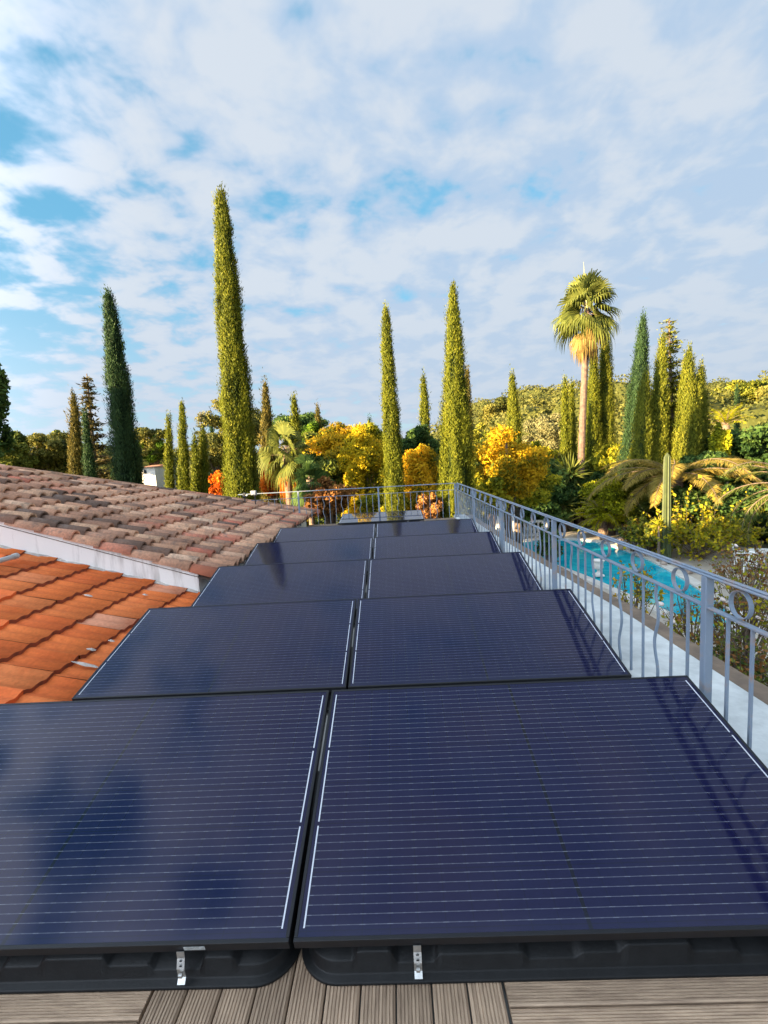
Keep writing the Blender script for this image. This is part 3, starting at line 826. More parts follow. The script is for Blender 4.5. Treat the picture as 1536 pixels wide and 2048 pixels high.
# ================================================================== RAILINGS
def rail_mat():
    mt, N, L, b = mat_new('blue_grey_painted_iron')
    geo = N.new('ShaderNodeNewGeometry')
    n = N.new('ShaderNodeTexNoise'); n.inputs['Scale'].default_value = 9; n.inputs['Detail'].default_value = 9; n.inputs['Roughness'].default_value = .7
    L.new(geo.outputs['Position'], n.inputs['Vector'])
    cr = N.new('ShaderNodeValToRGB'); e = cr.color_ramp.elements
    e[0].position = .30; e[0].color = (.15, .20, .27, 1); e[1].position = .72; e[1].color = (.28, .17, .12, 1)
    x = e.new(.52); x.color = (.18, .225, .285, 1); x = e.new(.62); x.color = (.24, .22, .23, 1)
    L.new(n.outputs[0], cr.inputs[0]); L.new(cr.outputs[0], b.inputs['Base Color'])
    b.inputs['Roughness'].default_value = .55
    bp = N.new('ShaderNodeBump'); bp.inputs['Strength'].default_value = .25; bp.inputs['Distance'].default_value = .003
    L.new(n.outputs[0], bp.inputs['Height']); L.new(bp.outputs[0], b.inputs['Normal'])
    return mt
M['rail'] = rail_mat()
ZT, ZM, ZB = 0.925, 0.768, 0.10
def square_tube(pts, hw):
    """square bar through pts lying in the local YZ plane"""
    mb = MB(); pts = np.array(pts); n = len(pts); t = np.gradient(pts, axis=0); t = unit(t)
    x = np.array([1.0, 0, 0]); s = np.cross(t, x)
    v = []
    for p, sd_ in zip(pts, s):
        v += [p - x*hw - sd_*hw, p + x*hw - sd_*hw, p + x*hw + sd_*hw, p - x*hw + sd_*hw]
    q = [(4*i+k, 4*i+(k+1) % 4, 4*i+4+(k+1) % 4, 4*i+4+k) for i in range(n-1) for k in range(4)] + [(3, 2, 1, 0), (4*n-4, 4*n-3, 4*n-2, 4*n-1)]
    mb.add(v, q); return mb
bal_me = square_tube([(0, 0, ZB), (0, 0, .4), (0, 0, ZM-.012)], .0060).mesh('baluster')
wv = []
for k in range(25):
    s = k/24; z = ZB + (ZM-.012-ZB)*s
    env = min(1, s/.12, (1-s)/.12); wv.append((0, .019*math.sin(2*math.pi*1.9*(s-.06))*max(0, env), z))
wav_me = square_tube(wv, .0062).mesh('wavy_baluster')
def ring_mesh():
    mb = MB(); ro, ri, hw = (ZT-ZM-.030)/2, (ZT-ZM-.030)/2-.0045, .010; seg = 24; v = []
    for j in range(seg):
        a = j/seg*2*math.pi; c, s = math.cos(a), math.sin(a)
        v += [(-hw, ro*c, ro*s), (hw, ro*c, ro*s), (hw, ri*c, ri*s), (-hw, ri*c, ri*s)]
    q = [(4*j+k, 4*j+(k+1) % 4, 4*((j+1) % seg)+(k+1) % 4, 4*((j+1) % seg)+k) for j in range(seg) for k in range(4)]
    mb.add(v, q); return mb.mesh('ring')
ring_me = ring_mesh()
post_me = rb_box('post', -.020, .020, -.020, .020, ZB-.02, ZT-.012, .003)
def railing(origin, rotz, posts, y_end, label, skip=None, rings=True):
    """runs along local +Y from the first post"""
    r = empty('railing', origin, (0, 0, rotz)); tag(r, label, 'railing', 'iron railings round the terrace')
    ya, yb_ = posts[0], y_end
    link('top_rail', rb_box('top_rail', -.021, .021, ya, yb_, ZT-.012, ZT, .004), M['rail'], r)
    link('cap_bead', rb_box('cap_bead', -.011, .011, ya, yb_, ZT+.0005, ZT+.008, .003), M['rail'], r)
    link('lower_rail', rb_box('lower_rail', -.015, .015, ya, yb_, ZM-.012, ZM, .003), M['rail'], r)
    for p in posts: link('post', post_me, M['rail'], r, (0, p, 0))
    ends = list(posts) + ([y_end] if y_end - posts[-1] > .3 else [])
    for a, b_ in zip(ends[:-1], ends[1:]):
        n = int(round((b_-a)/.15)) - 1
        for k in range(n):
            y = a + (b_-a)*(k+1)/(n+1)
            me = wav_me if k % 3 == 2 else bal_me
            if skip and skip(y): continue
            link('baluster', me, M['rail'], r, (0, y, 0), (0, 0, 0 if k % 2 else rad(180)))
        nr = int(round((b_-a)/.445)) if rings else 0
        for k in range(nr):
            y = a + (b_-a)*(k+.5)/nr
            if skip and skip(y): continue
            link('ring', ring_me, M['rail'], r, (0, y, (ZT-.012+ZM)/2))
    return r
railing((1.86, 0, 0), 0, [0.05, 2.245, 4.44, 6.66, 9.0, 11.32], 11.32, 'long blue grey iron railing with rings running beside the panels')
railing((1.835, 11.32, 0), rad(90), [0.03, 1.88, 3.83], 5.30, 'short iron railing across the far end of the terrace', skip=lambda y: y > 4.9, rings=False)

# ================================================================== HOUSE WITH OLD TILES, EXTENSION WITH ORANGE TILES
TH = math.atan(.32); XE, YE0, YE1 = -1.84, 5.40, 12.70
def z_old(x): return 0.294 + .32*(-1.9 - x)
def hip_x(y): return -1.79 - (YE1 - y)*1.037
M['old_tile'] = tile_mat('old_canal_tile', [(0, (.16, .105, .08)), (.10, (.24, .145, .105)), (.22, (.48, .255, .165)), (.45, (.65, .345, .212)), (.62, (.77, .465, .29)), (.74, (.58, .19, .12)), (.86, (.70, .375, .235)), (1, (.82, .55, .37))],
                         (.22, .165, .135), .7, 9.0, grain=.75)
M['new_tile'] = tile_mat('orange_tile', [(0, (.70, .145, .036)), (.3, (.76, .165, .038)), (.6, (.80, .19, .045)), (.92, (.80, .22, .065)), (1, (.78, .34, .20))],
                         (.62, .11, .026), .5, 3.0, grain=.45)
M['channel'] = simple('channel_tiles', (.20, .125, .09), .9, nscale=6, col2=(.06, .048, .042), bump=.5)  # toned dark so the shade between tile columns is in the colour
M['mortar'] = simple('mortar', (.62, .55, .48), .95, nscale=12, col2=(.33, .29, .26), bump=.7)

def canal_mesh(r0=.064, r1=.084, ln=.46, seg=7, t=.019):
    v = []
    for (x, r) in ((0, r0), (ln, r1)):
        for rr in (r, r - t):
            for j in range(seg+1):
                a = math.pi*j/seg; v.append((x, rr*math.cos(a)*1.02, rr*math.sin(a)*1.12))
    k = seg+1; f = []
    for j in range(seg):
        f.append((j, j+1, 2*k+j+1, 2*k+j)); f.append((k+j+1, k+j, 3*k+j, 3*k+j+1))
        f.append((2*k+j, 2*k+j+1, 3*k+j+1, 3*k+j))
    me = mesh_np('roof_tile', v, [np.array(f)])
    sm = np.zeros(len(f), bool); sm[0::3] = True; sm[1::3] = True
    me.polygons.foreach_set('use_smooth', sm); return me
tile_me = [canal_mesh(), canal_mesh(.062, .087, .47), canal_mesh(.067, .082, .45)]
def merge_copies(name, items):
    """items: (mesh, matrix) -> one mesh"""
    vs_, fs_ = [], []; off = 0
    for me, mx in items:
        n = len(me.vertices); co = np.empty(n*3, np.float32); me.vertices.foreach_get('co', co); co = co.reshape(-1, 3)
        A = np.array(mx); vs_.append(co @ A[:3, :3].T + A[:3, 3])
        fs_.append(np.array([list(p.vertices) for p in me.polygons]) + off); off += n
    return mesh_np(name, np.concatenate(vs_), [np.concatenate(fs_)], smooth=False)
def in_view(p):
    q = p - CAM; z = q @ _f
    if z < .2: return False
    x = 768 + F_PX*(q @ _R)/z; y = 1024 + F_PX*(q @ _D)/z
    return -30 < x < 1566 and -30 < y < 2078

house = empty('house', (-2.05, 5.47, -3.0)); tag(house, 'low house with old weathered clay tile roof beside the panels', 'house')
def hpart(name, mb, mat, **k): return mb.build(name, mat, house, (2.05, -5.47, 3.0), **k)
# walls: gable end below the rake and the side below the eave
def streaked():
    mt, N, L, b = mat_new('rain_streaked_render')
    tc = N.new('ShaderNodeTexCoord'); mp = N.new('ShaderNodeMapping'); mp.inputs['Scale'].default_value = (5.0, 5.0, .7); L.new(tc.outputs['Object'], mp.inputs[0])
    n = N.new('ShaderNodeTexNoise'); n.inputs['Scale'].default_value = 1.3; n.inputs['Detail'].default_value = 6; n.inputs['Roughness'].default_value = .6; L.new(mp.outputs[0], n.inputs['Vector'])
    cr = N.new('ShaderNodeValToRGB'); e = cr.color_ramp.elements
    e[0].position = .30; e[0].color = (.40, .385, .35, 1); e[1].position = .50; e[1].color = (.84, .83, .79, 1)
    L.new(n.outputs[0], cr.inputs[0]); L.new(cr.outputs[0], b.inputs['Base Color']); b.inputs['Roughness'].default_value = .9
    n2 = N.new('ShaderNodeTexNoise'); n2.inputs['Scale'].default_value = 40; L.new(tc.outputs['Object'], n2.inputs['Vector'])
    bp = N.new('ShaderNodeBump'); bp.inputs['Strength'].default_value = .3; bp.inputs['Distance'].default_value = .01; L.new(n2.outputs[0], bp.inputs['Height']); L.new(bp.outputs[0], b.inputs['Normal'])
    return mt
M['gable'] = streaked()
mb = MB()
xl = hip_x(YE0)
mb.add([(-2.05, 5.47, -3), (xl, 5.47, -3), (xl, 5.47, z_old(xl)-.005), (-2.05, 5.47, z_old(-2.05)-.005),
        (-2.05, 5.70, -3), (xl, 5.70, -3), (xl, 5.70, z_old(xl)-.005), (-2.05, 5.70, z_old(-2.05)-.005)],
       [(0, 1, 2, 3), (5, 4, 7, 6), (0, 4, 5, 1), (3, 2, 6, 7), (0, 3, 7, 4), (1, 5, 6, 2)])
hpart('wall', mb, M['gable'])
mb = MB(); mb.box(-2.28, -2.052, 5.702, 12.35, -3, z_old(-2.05)-.055); hpart('wall', mb, M['render_white'])
mb = MB(); mb.box(-11, -2.282, 12.10, 12.35, -3, .1); hpart('wall', mb, M['render_white'])
# roof bed with channel tiles between the columns
CS = .228; ncol = int((YE1 - YE0)/CS)
def bed():
    v, f = [], []
    ysb = np.arange(YE0 + .06, YE1+.001, CS/6)
    for k, y in enumerate(ysb):
        d = -.062 + .024*math.cos(2*math.pi*(y - YE0 - CS*.5)/CS)
        xa, xb = XE - .01, min(XE-.02, hip_x(y))
        v += [(xa, y, z_old(xa)+d), (xb, y, z_old(xb)+d)]
    f = [(2*i, 2*i+2, 2*i+3, 2*i+1) for i in range(len(ysb)-1)]
    n = len(v)
    # far side of the hip, falling away to +Y, and the left flank
    z1 = z_old(hip_x(YE0)); 
    v += [(hip_x(YE1), YE1, z_old(hip_x(YE1))-.08), (hip_x(YE0), YE0, z1-.08), (-16, YE0, z1-.1), (-16, YE1, z_old(hip_x(YE1))-.08)]
    f.append((n, n+1, n+2, n+3))
    return mesh_np('roof', v, [np.array(f)])
roof = link('roof', bed(), M['channel'], house, (2.05, -5.47, 3.0))
rest = []
for c in range(ncol):
    y = YE0 + CS*(c+.5)
    k = 0
    while True:
        xlow = XE + .035 - k*.345 + random.uniform(-.012, .012)
        xm = xlow - .2
        if xm < hip_x(y) + .05: break
        xo = xlow - .46*math.cos(TH)
        mx = Matrix.Translation((xo, y + random.uniform(-.008, .008), z_old(xo) - .030 + random.uniform(0, .008))) @ Matrix.Rotation(TH - rad(4.3) + rad(random.uniform(-1.0, 1.0)), 4, 'Y') @ Matrix.Rotation(rad(random.uniform(-2.2, 2.2)), 4, 'Z') @ Matrix.Rotation(rad(random.uniform(-3, 3)), 4, 'X')
        me = random.choice(tile_me)
        if in_view(np.array([xm, y, z_old(xm)])):
            o = link('roof_tile', me, M['old_tile'], roof); o.matrix_local = mx
        else: rest.append((me, mx))
        k += 1
# first eave tile of the gable is a newer, redder one
M['red_tile'] = simple('red_replacement_tile', (.42, .13, .065), .85, nscale=9, col2=(.3, .10, .055), bump=.3)
o = link('roof_tile', canal_mesh(.078, .099, .40), M['red_tile'], roof)
o.matrix_local = Matrix.Translation((XE-.30, YE0+CS*.5, z_old(XE-.30)-.012)) @ Matrix.Rotation(TH - rad(1.0), 4, 'Y')
o['label'] = 'newer red tile at the eave corner'
# ridge tiles along the hip
hv = Vector((-1.037, -1.0, .32*1.037)); hl = hv.length; hv.normalize()
hip_me = canal_mesh(.085, .110, .50)
q = (-hv).to_track_quat('X', 'Z').to_matrix().to_4x4()
nh = int(10.1/.42)
for k in range(nh):
    p = Vector((hip_x(YE1), YE1, z_old(hip_x(YE1)) - .02)) + hv*(.42*k + .5)
    mx = Matrix.Translation(p) @ q @ Matrix.Rotation(rad(random.uniform(-3, 3)), 4, 'Z') @ Matrix.Rotation(rad(2.0), 4, 'Y')
    if in_view(np.array(p)):
        o = link('ridge_tile', hip_me, M['old_tile'], roof); o.matrix_local = mx
    else: rest.append((hip_me, mx))
o = link('more_tiles', merge_copies('more_tiles', rest), M['old_tile'], roof); o['kind'] = 'stuff'

# extension with newer interlocking tiles, in front of the gable wall
THO = math.atan(.29)
def z_new(x): return 0.100 + .29*(-2.06 - x)
ext = empty('house_extension', (-1.95, 5.0, -3.0)); tag(ext, 'house extension under bright orange interlocking clay tiles', 'house')
mb = MB(); mb.add([(-1.92, -6, -3), (-9.5, -6, -3), (-9.5, -6, z_new(-9.5)-.09), (-1.92, -6, z_new(-1.92)-.09), (-1.92, 5.465, -3), (-9.5, 5.465, -3), (-9.5, 5.465, z_new(-9.5)-.09), (-1.92, 5.465, z_new(-1.92)-.09)],
                  [(0, 3, 2, 1), (4, 5, 6, 7), (0, 1, 5, 4), (2, 3, 7, 6), (0, 4, 7, 3), (1, 2, 6, 5)])
eroof = mb.build('roof', M['channel'], ext, (1.95, -5.0, 3.0))
def roman_mesh(w=.2795, ln=.455, t=.034):
    ns = 12; v = []
    for x, dz in ((0, 0.0), (ln, 0.0)):
        for j in range(ns+1):
            s = j/ns; y = (s-.5)*w
            z = .017*(abs(math.cos(2*math.pi*s))**1.4) + .006*math.cos(2*math.pi*s)
            v.append((x, y, z)); 
    k = ns+1
    for j in range(ns+1): v.append((ln+.001, (j/ns-.5)*w, v[k+j][2]*.7 - t))
    f = [(j, j+1, k+j+1, k+j) for j in range(ns)] + [(k+j, k+j+1, 2*k+j+1, 2*k+j) for j in range(ns)]
    me = mesh_np('roof_tile', v, [np.array(f)]); sm = np.zeros(len(f), bool); sm[:ns] = True
    me.polygons.foreach_set('use_smooth', sm)
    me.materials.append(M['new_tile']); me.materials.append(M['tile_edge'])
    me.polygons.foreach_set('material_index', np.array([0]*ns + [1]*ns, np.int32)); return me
M['tile_edge'] = simple('shaded_tile_edge', (.36, .085, .03), .9, nscale=14, col2=(.16, .05, .025), bump=.3)  # butt faces coloured darker to paint in shade at each course step
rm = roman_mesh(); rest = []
for k in range(20):
    for c in range(41):
        y = 5.46 - .28*(c+.5)
        xlow = -1.812 - .385*k + random.uniform(-.006, .006); xo = xlow - .455*math.cos(THO)
        if xo < -9.4: continue
        mx = Matrix.Translation((xo, y + random.uniform(-.003, .003), z_new(xo) - .040)) @ Matrix.Rotation(THO - rad(4.6) + rad(random.uniform(-.5, .5)), 4, 'Y') @ Matrix.Rotation(rad(random.uniform(-.8, .8)), 4, 'Z')
        if in_view(np.array([xlow-.2, y, z_new(xlow-.2)])):
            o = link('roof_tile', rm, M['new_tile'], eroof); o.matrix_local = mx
        else: rest.append((rm, mx))
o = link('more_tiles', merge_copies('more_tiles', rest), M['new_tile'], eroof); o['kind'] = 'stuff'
# mortar fillet where the extension meets the gable wall, and smears between tiles
xs_ = np.linspace(-9.0, -2.06, 90); v = []
for x in xs_:
    z = z_new(x); a = random.uniform(.0, .02); h = random.uniform(.0, .022)
    v += [(x, 5.468, z+h), (x, 5.455-a*.4, z+h*.55), (x, 5.44-a, z-.005)]
f = [(3*i+k, 3*i+k+1, 3*i+k+4, 3*i+k+3) for i in range(len(xs_)-1) for k in range(2)]
link('mortar_fillet', mesh_np('mortar_fillet', v, [np.array(f)], smooth=True), M['mortar'], ext, (1.95, -5.0, 3.0))
def smear(px, py, w, l):
    x0 = None
    for X in np.linspace(-1.8, -6, 400):
        v_ = _f + (px-768)/F_PX*_R + (py-1024)/F_PX*_D; t_ = (X-CAM[0])/v_[0]; p = CAM + v_*t_
        if p[2] < z_new(X)+.012: x0 = p; break
    n = 14; vv = [(x0[0], x0[1], z_new(x0[0])+.022)]
    for i in range(n):
        a = 2*math.pi*i/n; r = random.uniform(.6, 1.15)
        X = x0[0]+l*math.cos(a)*r; vv.append((X, x0[1]+w*math.sin(a)*r, z_new(X)+.008))
    ff = [(0, 1+i, 1+(i+1) % n) for i in range(n)]
    link('mortar_smear', mesh_np('mortar_smear', vv, [np.array(ff)]), M['mortar'], ext, (1.95, -5.0, 3.0))
for s in ((177, 1191, .03, .05), (222, 1281, .018, .03), (184, 1299, .02, .04), (168, 1328, .025, .10), (290, 1190, .02, .03)): smear(*s)

def on_new_roof(px, py):
    v_ = _f + (px-768)/F_PX*_R + (py-1024)/F_PX*_D
    t_ = (0.100 + .29*(-2.06 - CAM[0]) + .03 - CAM[2])/(v_[2] + .29*v_[0]); return CAM + v_*t_
pa, pb = on_new_roof(-30, 1137), on_new_roof(36, 1117)
pipe = empty('plastic_pipe', tuple(pa)); tag(pipe, 'pale grey plastic pipe end lying on the orange tiles', 'pipe')
dv = np.array(pb) - np.array(pa)
mb = MB(); mb.tube([(0, 0, .035), dv*.5 + np.array([0, 0, .035]), dv + np.array([0, 0, .035])], [.028, .028, .028], 12); mb.build('tube', simple('grey_pvc', (.55, .55, .52), .5, noise=.2, nscale=10), pipe, smooth=True)
mb = MB(); mb.tube([dv*.86 + np.array([0, 0, .035]), dv*.98 + np.array([0, 0, .035])], [.034, .034], 12); mb.build('collar', simple('grey_pvc_collar', (.45, .45, .43), .5), pipe, smooth=True)

# unseen house block, added to keep the low sun off the terrace
shade_house = empty('shade_house', (-12.5, 0, -3.0)); tag(shade_house, 'unseen white house block added to keep low sun off the terrace', 'house')
mb = MB(); mb.box(-16.5, -9.6, -14, 3.2, -3, 3.3); mb.build('wall', M['render_white'], shade_house, (12.5, 0, 3.0))
mb = MB(); mb.add([(-17, -14.5, 3.3), (-9.1, -14.5, 3.3), (-9.1, 3.7, 3.3), (-17, 3.7, 3.3), (-13, -14.5, 4.5), (-13, 3.7, 4.5), (-17, -14.5, 3.42), (-9.1, -14.5, 3.42), (-9.1, 3.7, 3.42), (-17, 3.7, 3.42)],
                  [(0, 3, 2, 1), (7, 8, 5, 4), (9, 6, 4, 5), (0, 1, 7, 6), (1, 2, 8, 7), (2, 3, 9, 8), (3, 0, 6, 9), (6, 7, 4), (8, 9, 5)])
mb.build('roof', M['channel'], shade_house, (12.5, 0, 3.0))
M['shutter'] = simple('blue_shutter', (.18, .26, .32), .6); M['pane'] = simple('window_pane', (.02, .03, .04), .08)
for y in (-8, -4, 1):
    w = MB(); w.box(-9.598, -9.56, y-.5, y+.5, 1.6, 2.9); o = w.build('window', M['pane'], shade_house, (12.5, 0, 3.0))
    w = MB(); w.box(-9.598, -9.55, y-1.02, y-.52, 1.6, 2.9); w.box(-9.598, -9.55, y+.52, y+1.02, 1.6, 2.9); w.build('shutter', M['shutter'], o)

# floodlight on a post at the roof end of the far railing
fl = at(507, 986, 10.9); M['fl_glass'] = simple('lamp_glass', (.55, .60, .62), .15)
M['dark_metal'] = simple('dark_metal', (.035, .037, .04), .5)
lamp = empty('floodlight', tuple(fl)); tag(lamp, 'small white floodlight on a thin black stalk above the old roof', 'floodlight')
link('housing', rb_box('housing', -.075, .075, -.02, .03, -.055, .055, .012), simple('lamp_housing', (.22, .24, .25), .5), lamp, rot=(rad(8), 0, rad(-12)))
for x in (-.025, .025):
    link('lens', rb_box('lens', x-.019, x+.019, -.026, -.0205, -.035, .035, .002), M['fl_glass'], lamp, rot=(rad(8), 0, rad(-12)))
mb = MB(); mb.tube([(.02, .02, -.05), (.02, .02, -.25), (.05, .02, -.42)], [.012, .012, .012], 6); mb.build('stalk', M['dark_metal'], lamp)
sn = at(489, 990, 10.9)
sen = empty('motion_sensor', tuple(sn)); tag(sen, 'small grey motion sensor box next to the floodlight', 'sensor')
link('housing', rb_box('housing', -.04, .04, -.03, .03, -.06, .05, .015), M['dark_metal'], sen)
mb = MB(); mb.lathe([(.0, -.01), (.022, -.006), (.022, .006), (0, .014)], 10); mb.build('lens', M['fl_glass'], sen, (.06, -.02, -.01), (rad(90), 0, 0))
mb = MB(); mb.tube([(0, 0, -.06), (0, 0, -.32)], [.014, .014], 6); mb.build('stalk', M['dark_metal'], sen)

# ================================================================== POOL AND ITS TERRACE
def smooth_loop(p, n=6):
    p = np.array(p, float); out = []
    m_ = len(p)
    for i in range(m_):
        a, b_, c, d = p[i-1], p[i], p[(i+1) % m_], p[(i+2) % m_]
        for k in range(n):
            t = k/n; out.append(.5*((2*b_) + (c-a)*t + (2*a-5*b_+4*c-d)*t*t + (3*b_-a-3*c+d)*t**3))
    return np.array(out)
pool = smooth_loop([(5.9, 23.2), (7.8, 23.9), (9.9, 22.9), (10.3, 20), (10.1, 17.3), (9.6, 14.5), (8.9, 12), (7.9, 11.2), (7.55, 12.6), (7.3, 14.5), (7.0, 16.5), (6.45, 19), (6.0, 21.2)])
def water_mat():
    mt, N, L, b = mat_new('pool_water')
    geo = N.new('ShaderNodeNewGeometry'); n = N.new('ShaderNodeTexNoise'); n.inputs['Scale'].default_value = 1.6; n.inputs['Detail'].default_value = 4
    n.inputs['Distortion'].default_value = .8
    L.new(geo.outputs['Position'], n.inputs['Vector'])
    mx = N.new('ShaderNodeMix'); mx.data_type = 'RGBA'; mr = N.new('ShaderNodeMapRange'); L.new(n.outputs[0], mr.inputs[0]); mr.inputs[1].default_value = .35; mr.inputs[2].default_value = .65
    L.new(mr.outputs[0], mx.inputs[0]); mx.inputs[6].default_value = (.0, .30, .43, 1); mx.inputs[7].default_value = (.02, .45, .53, 1)
    L.new(mx.outputs[2], b.inputs['Base Color']); b.inputs['Roughness'].default_value = .04; b.inputs['IOR'].default_value = 1.33
    bp = N.new('ShaderNodeBump'); bp.inputs['Strength'].default_value = .22; bp.inputs['Distance'].default_value = .06
    L.new(n.outputs[0], bp.inputs['Height']); L.new(bp.outputs[0], b.inputs['Normal']); return mt
me = mesh_np('pool_water', np.column_stack([pool, np.full(len(pool), -2.955)]), [np.arange(len(pool))[None, ::-1] if False else np.arange(len(pool))[None, :]])
o = link('pool_water', me, water_mat()); tag(o, kind='structure')
cen = pool.mean(0); n = len(pool)
tang = unit(np.roll(pool, -1, 0) - np.roll(pool, 1, 0)); outn = np.column_stack([tang[:, 1], -tang[:, 0]])
if ((pool + outn*.1 - cen)**2).sum() < ((pool - cen)**2).sum(): outn = -outn
rings = [(0.0, -2.99), (0.0, -2.90), (.34, -2.89), (.34, -3.02)]
v = np.concatenate([np.column_stack([pool + outn*d, np.full(n, z)]) for d, z in rings])
q = [(i*n+j, i*n+(j+1) % n, (i+1)*n+(j+1) % n, (i+1)*n+j) for i in range(3) for j in range(n)]
M['coping'] = simple('pale_stone_coping', (.62, .60, .55), .8, nscale=4, col2=(.45, .43, .39), bump=.3)
o = link('pool_coping', mesh_np('pool_coping', v, [np.array(q)]), M['coping']); tag(o, kind='structure')
pav = smooth_loop([(3.2, 25.5), (8, 26.5), (13, 25), (15.5, 19), (15, 12), (11, 7.5), (5.5, 8), (3.2, 12)])
M['paving'] = simple('beige_paving', (.46, .41, .34), .9, nscale=1.4, col2=(.34, .30, .25), bump=.3)
o = link('pool_paving', mesh_np('pool_paving', np.column_stack([pav, np.full(len(pav), -2.985)]), [np.arange(len(pav))[None, :]]), M['paving']); tag(o, kind='structure')

# urn on the coping
up = on_z(1197, 1151, -2.89)
M['stone_white'] = simple('white_stone', (.70, .68, .63), .75, nscale=9, col2=(.52, .50, .46), bump=.3)
urn = empty('garden_urn', (up[0], up[1], -2.89)); tag(urn, 'white stone urn with wide rim standing on the pool edge', 'urn')
mb = MB(); mb.box(-.15, .15, -.15, .15, 0, .05); mb.build('plinth', M['stone_white'], urn)
mb = MB(); mb.lathe([(.13, .05), (.12, .075), (.06, .12), (.045, .18), (.06, .21)], 16); mb.build('foot', M['stone_white'], urn, smooth=True)
mb = MB(); mb.lathe([(.05, .205), (.12, .235), (.165, .30), (.155, .42), (.17, .50), (.215, .54), (.215, .565), (.18, .56), (.14, .50)], 18); mb.build('bowl', M['stone_white'], urn, smooth=True)

# balustrade beyond the pool
bp0 = on_z(1012, 1078, -2.95); bp1 = on_z(1092, 1071, -2.95)
D_b = 25.5; a_, b2 = at(1030, 1072, D_b), at(1098, 1068, D_b)
bal = empty('stone_balustrade', (a_[0], D_b, -2.97)); tag(bal, 'pale stone balustrade behind the head of the pool', 'balustrade')
Lb = b2[0]-a_[0]
mb = MB(); mb.box(-.2, Lb+.2, -.12, .12, 0, .12); mb.build('plinth', M['stone_white'], bal)
mb = MB(); mb.box(-.2, Lb+.2, -.13, .13, .74, .86); mb.build('coping', M['stone_white'], bal)
bm_ = MB(); bm_.lathe([(.07, .12), (.07, .16), (.045, .20), (.085, .34), (.075, .42), (.04, .60), (.07, .68), (.07, .74)], 10); bme = bm_.mesh('baluster', True)
nb = 8
for k in range(nb): link('baluster', bme, M['stone_white'], bal, (Lb*(k+.5)/nb, 0, 0))

# closed white parasols by the pool
M['canvas'] = simple('white_canvas', (.74, .73, .70), .85, nscale=5, col2=(.62, .61, .58))
def parasol(px, py_top, D, label):
    t_ = at(px, py_top, D); r = empty('parasol', (t_[0], D, -2.97)); tag(r, label, 'parasol', 'closed white parasols beyond the pool')
    H = t_[2] + 2.97
    mb = MB(); mb.tube([(0, 0, 0), (0, 0, H)], [.025, .025], 8); mb.build('pole', M['dark_metal'], r)
    mb = MB(); mb.lathe([(.25, 0), (.25, .06), (.05, .09)], 14); mb.build('base', M['stone_white'], r)
    seg = 20; v = []; prof = [(.06, H-.02), (.13, H-.25), (.24, H-.8), (.33, H-1.3), (.36, H-1.65)]
    for rr, z in prof:
        for j in range(seg):
            a = 2*math.pi*j/seg; k = rr*(1 + .28*math.cos(a*5+.6)); v.append((k*math.cos(a), k*math.sin(a), z + (.05*math.cos(a*5) if z < H-1.5 else 0)))
    f = [(i*seg+j, i*seg+(j+1) % seg, (i+1)*seg+(j+1) % seg, (i+1)*seg+j) for i in range(len(prof)-1) for j in range(seg)]
    link('canopy', mesh_np('canopy', v, [np.array(f)], smooth=True), M['canvas'], r)
parasol(996, 1022, 24.6, 'closed white parasol beyond the pool, nearer the far railing corner')
parasol(1030, 1022, 24.8, 'closed white parasol standing against the stone balustrade')

# rocks along the far right rim of the pool
M['rock'] = simple('pinkish_rock', (.42, .33, .27), .9, nscale=5, col2=(.24, .19, .16), bump=.6)
def rock(x, y, s, i):
    import bmesh
    bm = bmesh.new(); bmesh.ops.create_icosphere(bm, subdivisions=2, radius=s)
    for v_ in bm.verts:
        v_.co *= random.uniform(.82, 1.15); v_.co.z *= .7
    me = bpy.data.meshes.new('rock'); bm.to_mesh(me); bm.free()
    o = link('rock', me, M['rock'], None, (x, y, -2.93 + s*.35), (random.random(), random.random(), random.random()*3))
    tag(o, 'rounded pinkish rock in the row edging the far pool rim', 'rock', 'rocks edging the pool')
for i in range(13):
    t_ = i/12; p_ = np.array([10.35+.25*math.sin(i*2.1), 16.4 + 6.6*t_]); rock(p_[0]+.15, p_[1], random.uniform(.14, .26), i)

# white garden chairs and table
M['resin'] = simple('white_resin', (.78, .78, .76), .45)
def chair(px, py, D, rz, label):
    p = at(px, py, D); r = empty('garden_chair', (p[0], D, -2.985), (0, 0, rz)); tag(r, label, 'chair', 'white garden chairs')
    link('seat', rb_box('seat', -.23, .23, -.22, .22, .41, .44, .01), M['resin'], r)
    for x in (-.21, .21):
        for y in (-.2, .2): 
            mb = MB(); mb.tube([(x*1.1, y*1.15, 0), (x, y, .41)], [.022, .02], 6); mb.build('leg', M['resin'], r)
        mb = MB(); mb.tube([(x*1.1, -.2, .42), (x*1.18, -.2, .64), (x*1.18, .22, .66)], [.018, .018, .018], 6); mb.build('armrest', M['resin'], r)
    for k in range(7):
        x = -.2+.4*k/6; mb = MB(); mb.tube([(x, .22, .43), (x*1.02, .27, .66), (x*1.0, .31, .88)], [.014, .014, .014], 5); mb.build('back_slat', M['resin'], r)
    mb = MB(); mb.tube([(-.22, .315, .84), (0, .32, .92), (.22, .315, .84)], [.02, .02, .02], 6); mb.build('back_rail', M['resin'], r)
chair(1487, 1095, 16.5, rad(60), 'white slatted garden chair seen from behind the rose bushes')
chair(1508, 1105, 15.6, rad(130), 'white slatted garden chair turned sideways near the table')
p = at(1530, 1100, 16.2); tb = empty('garden_table', (p[0], 16.2, -2.985)); tag(tb, 'white round garden table beside the chairs at the frame edge', 'table')
mb = MB(); mb.lathe([(.5, .70), (.5, .73)], 20); mb.build('tabletop', M['resin'], tb)
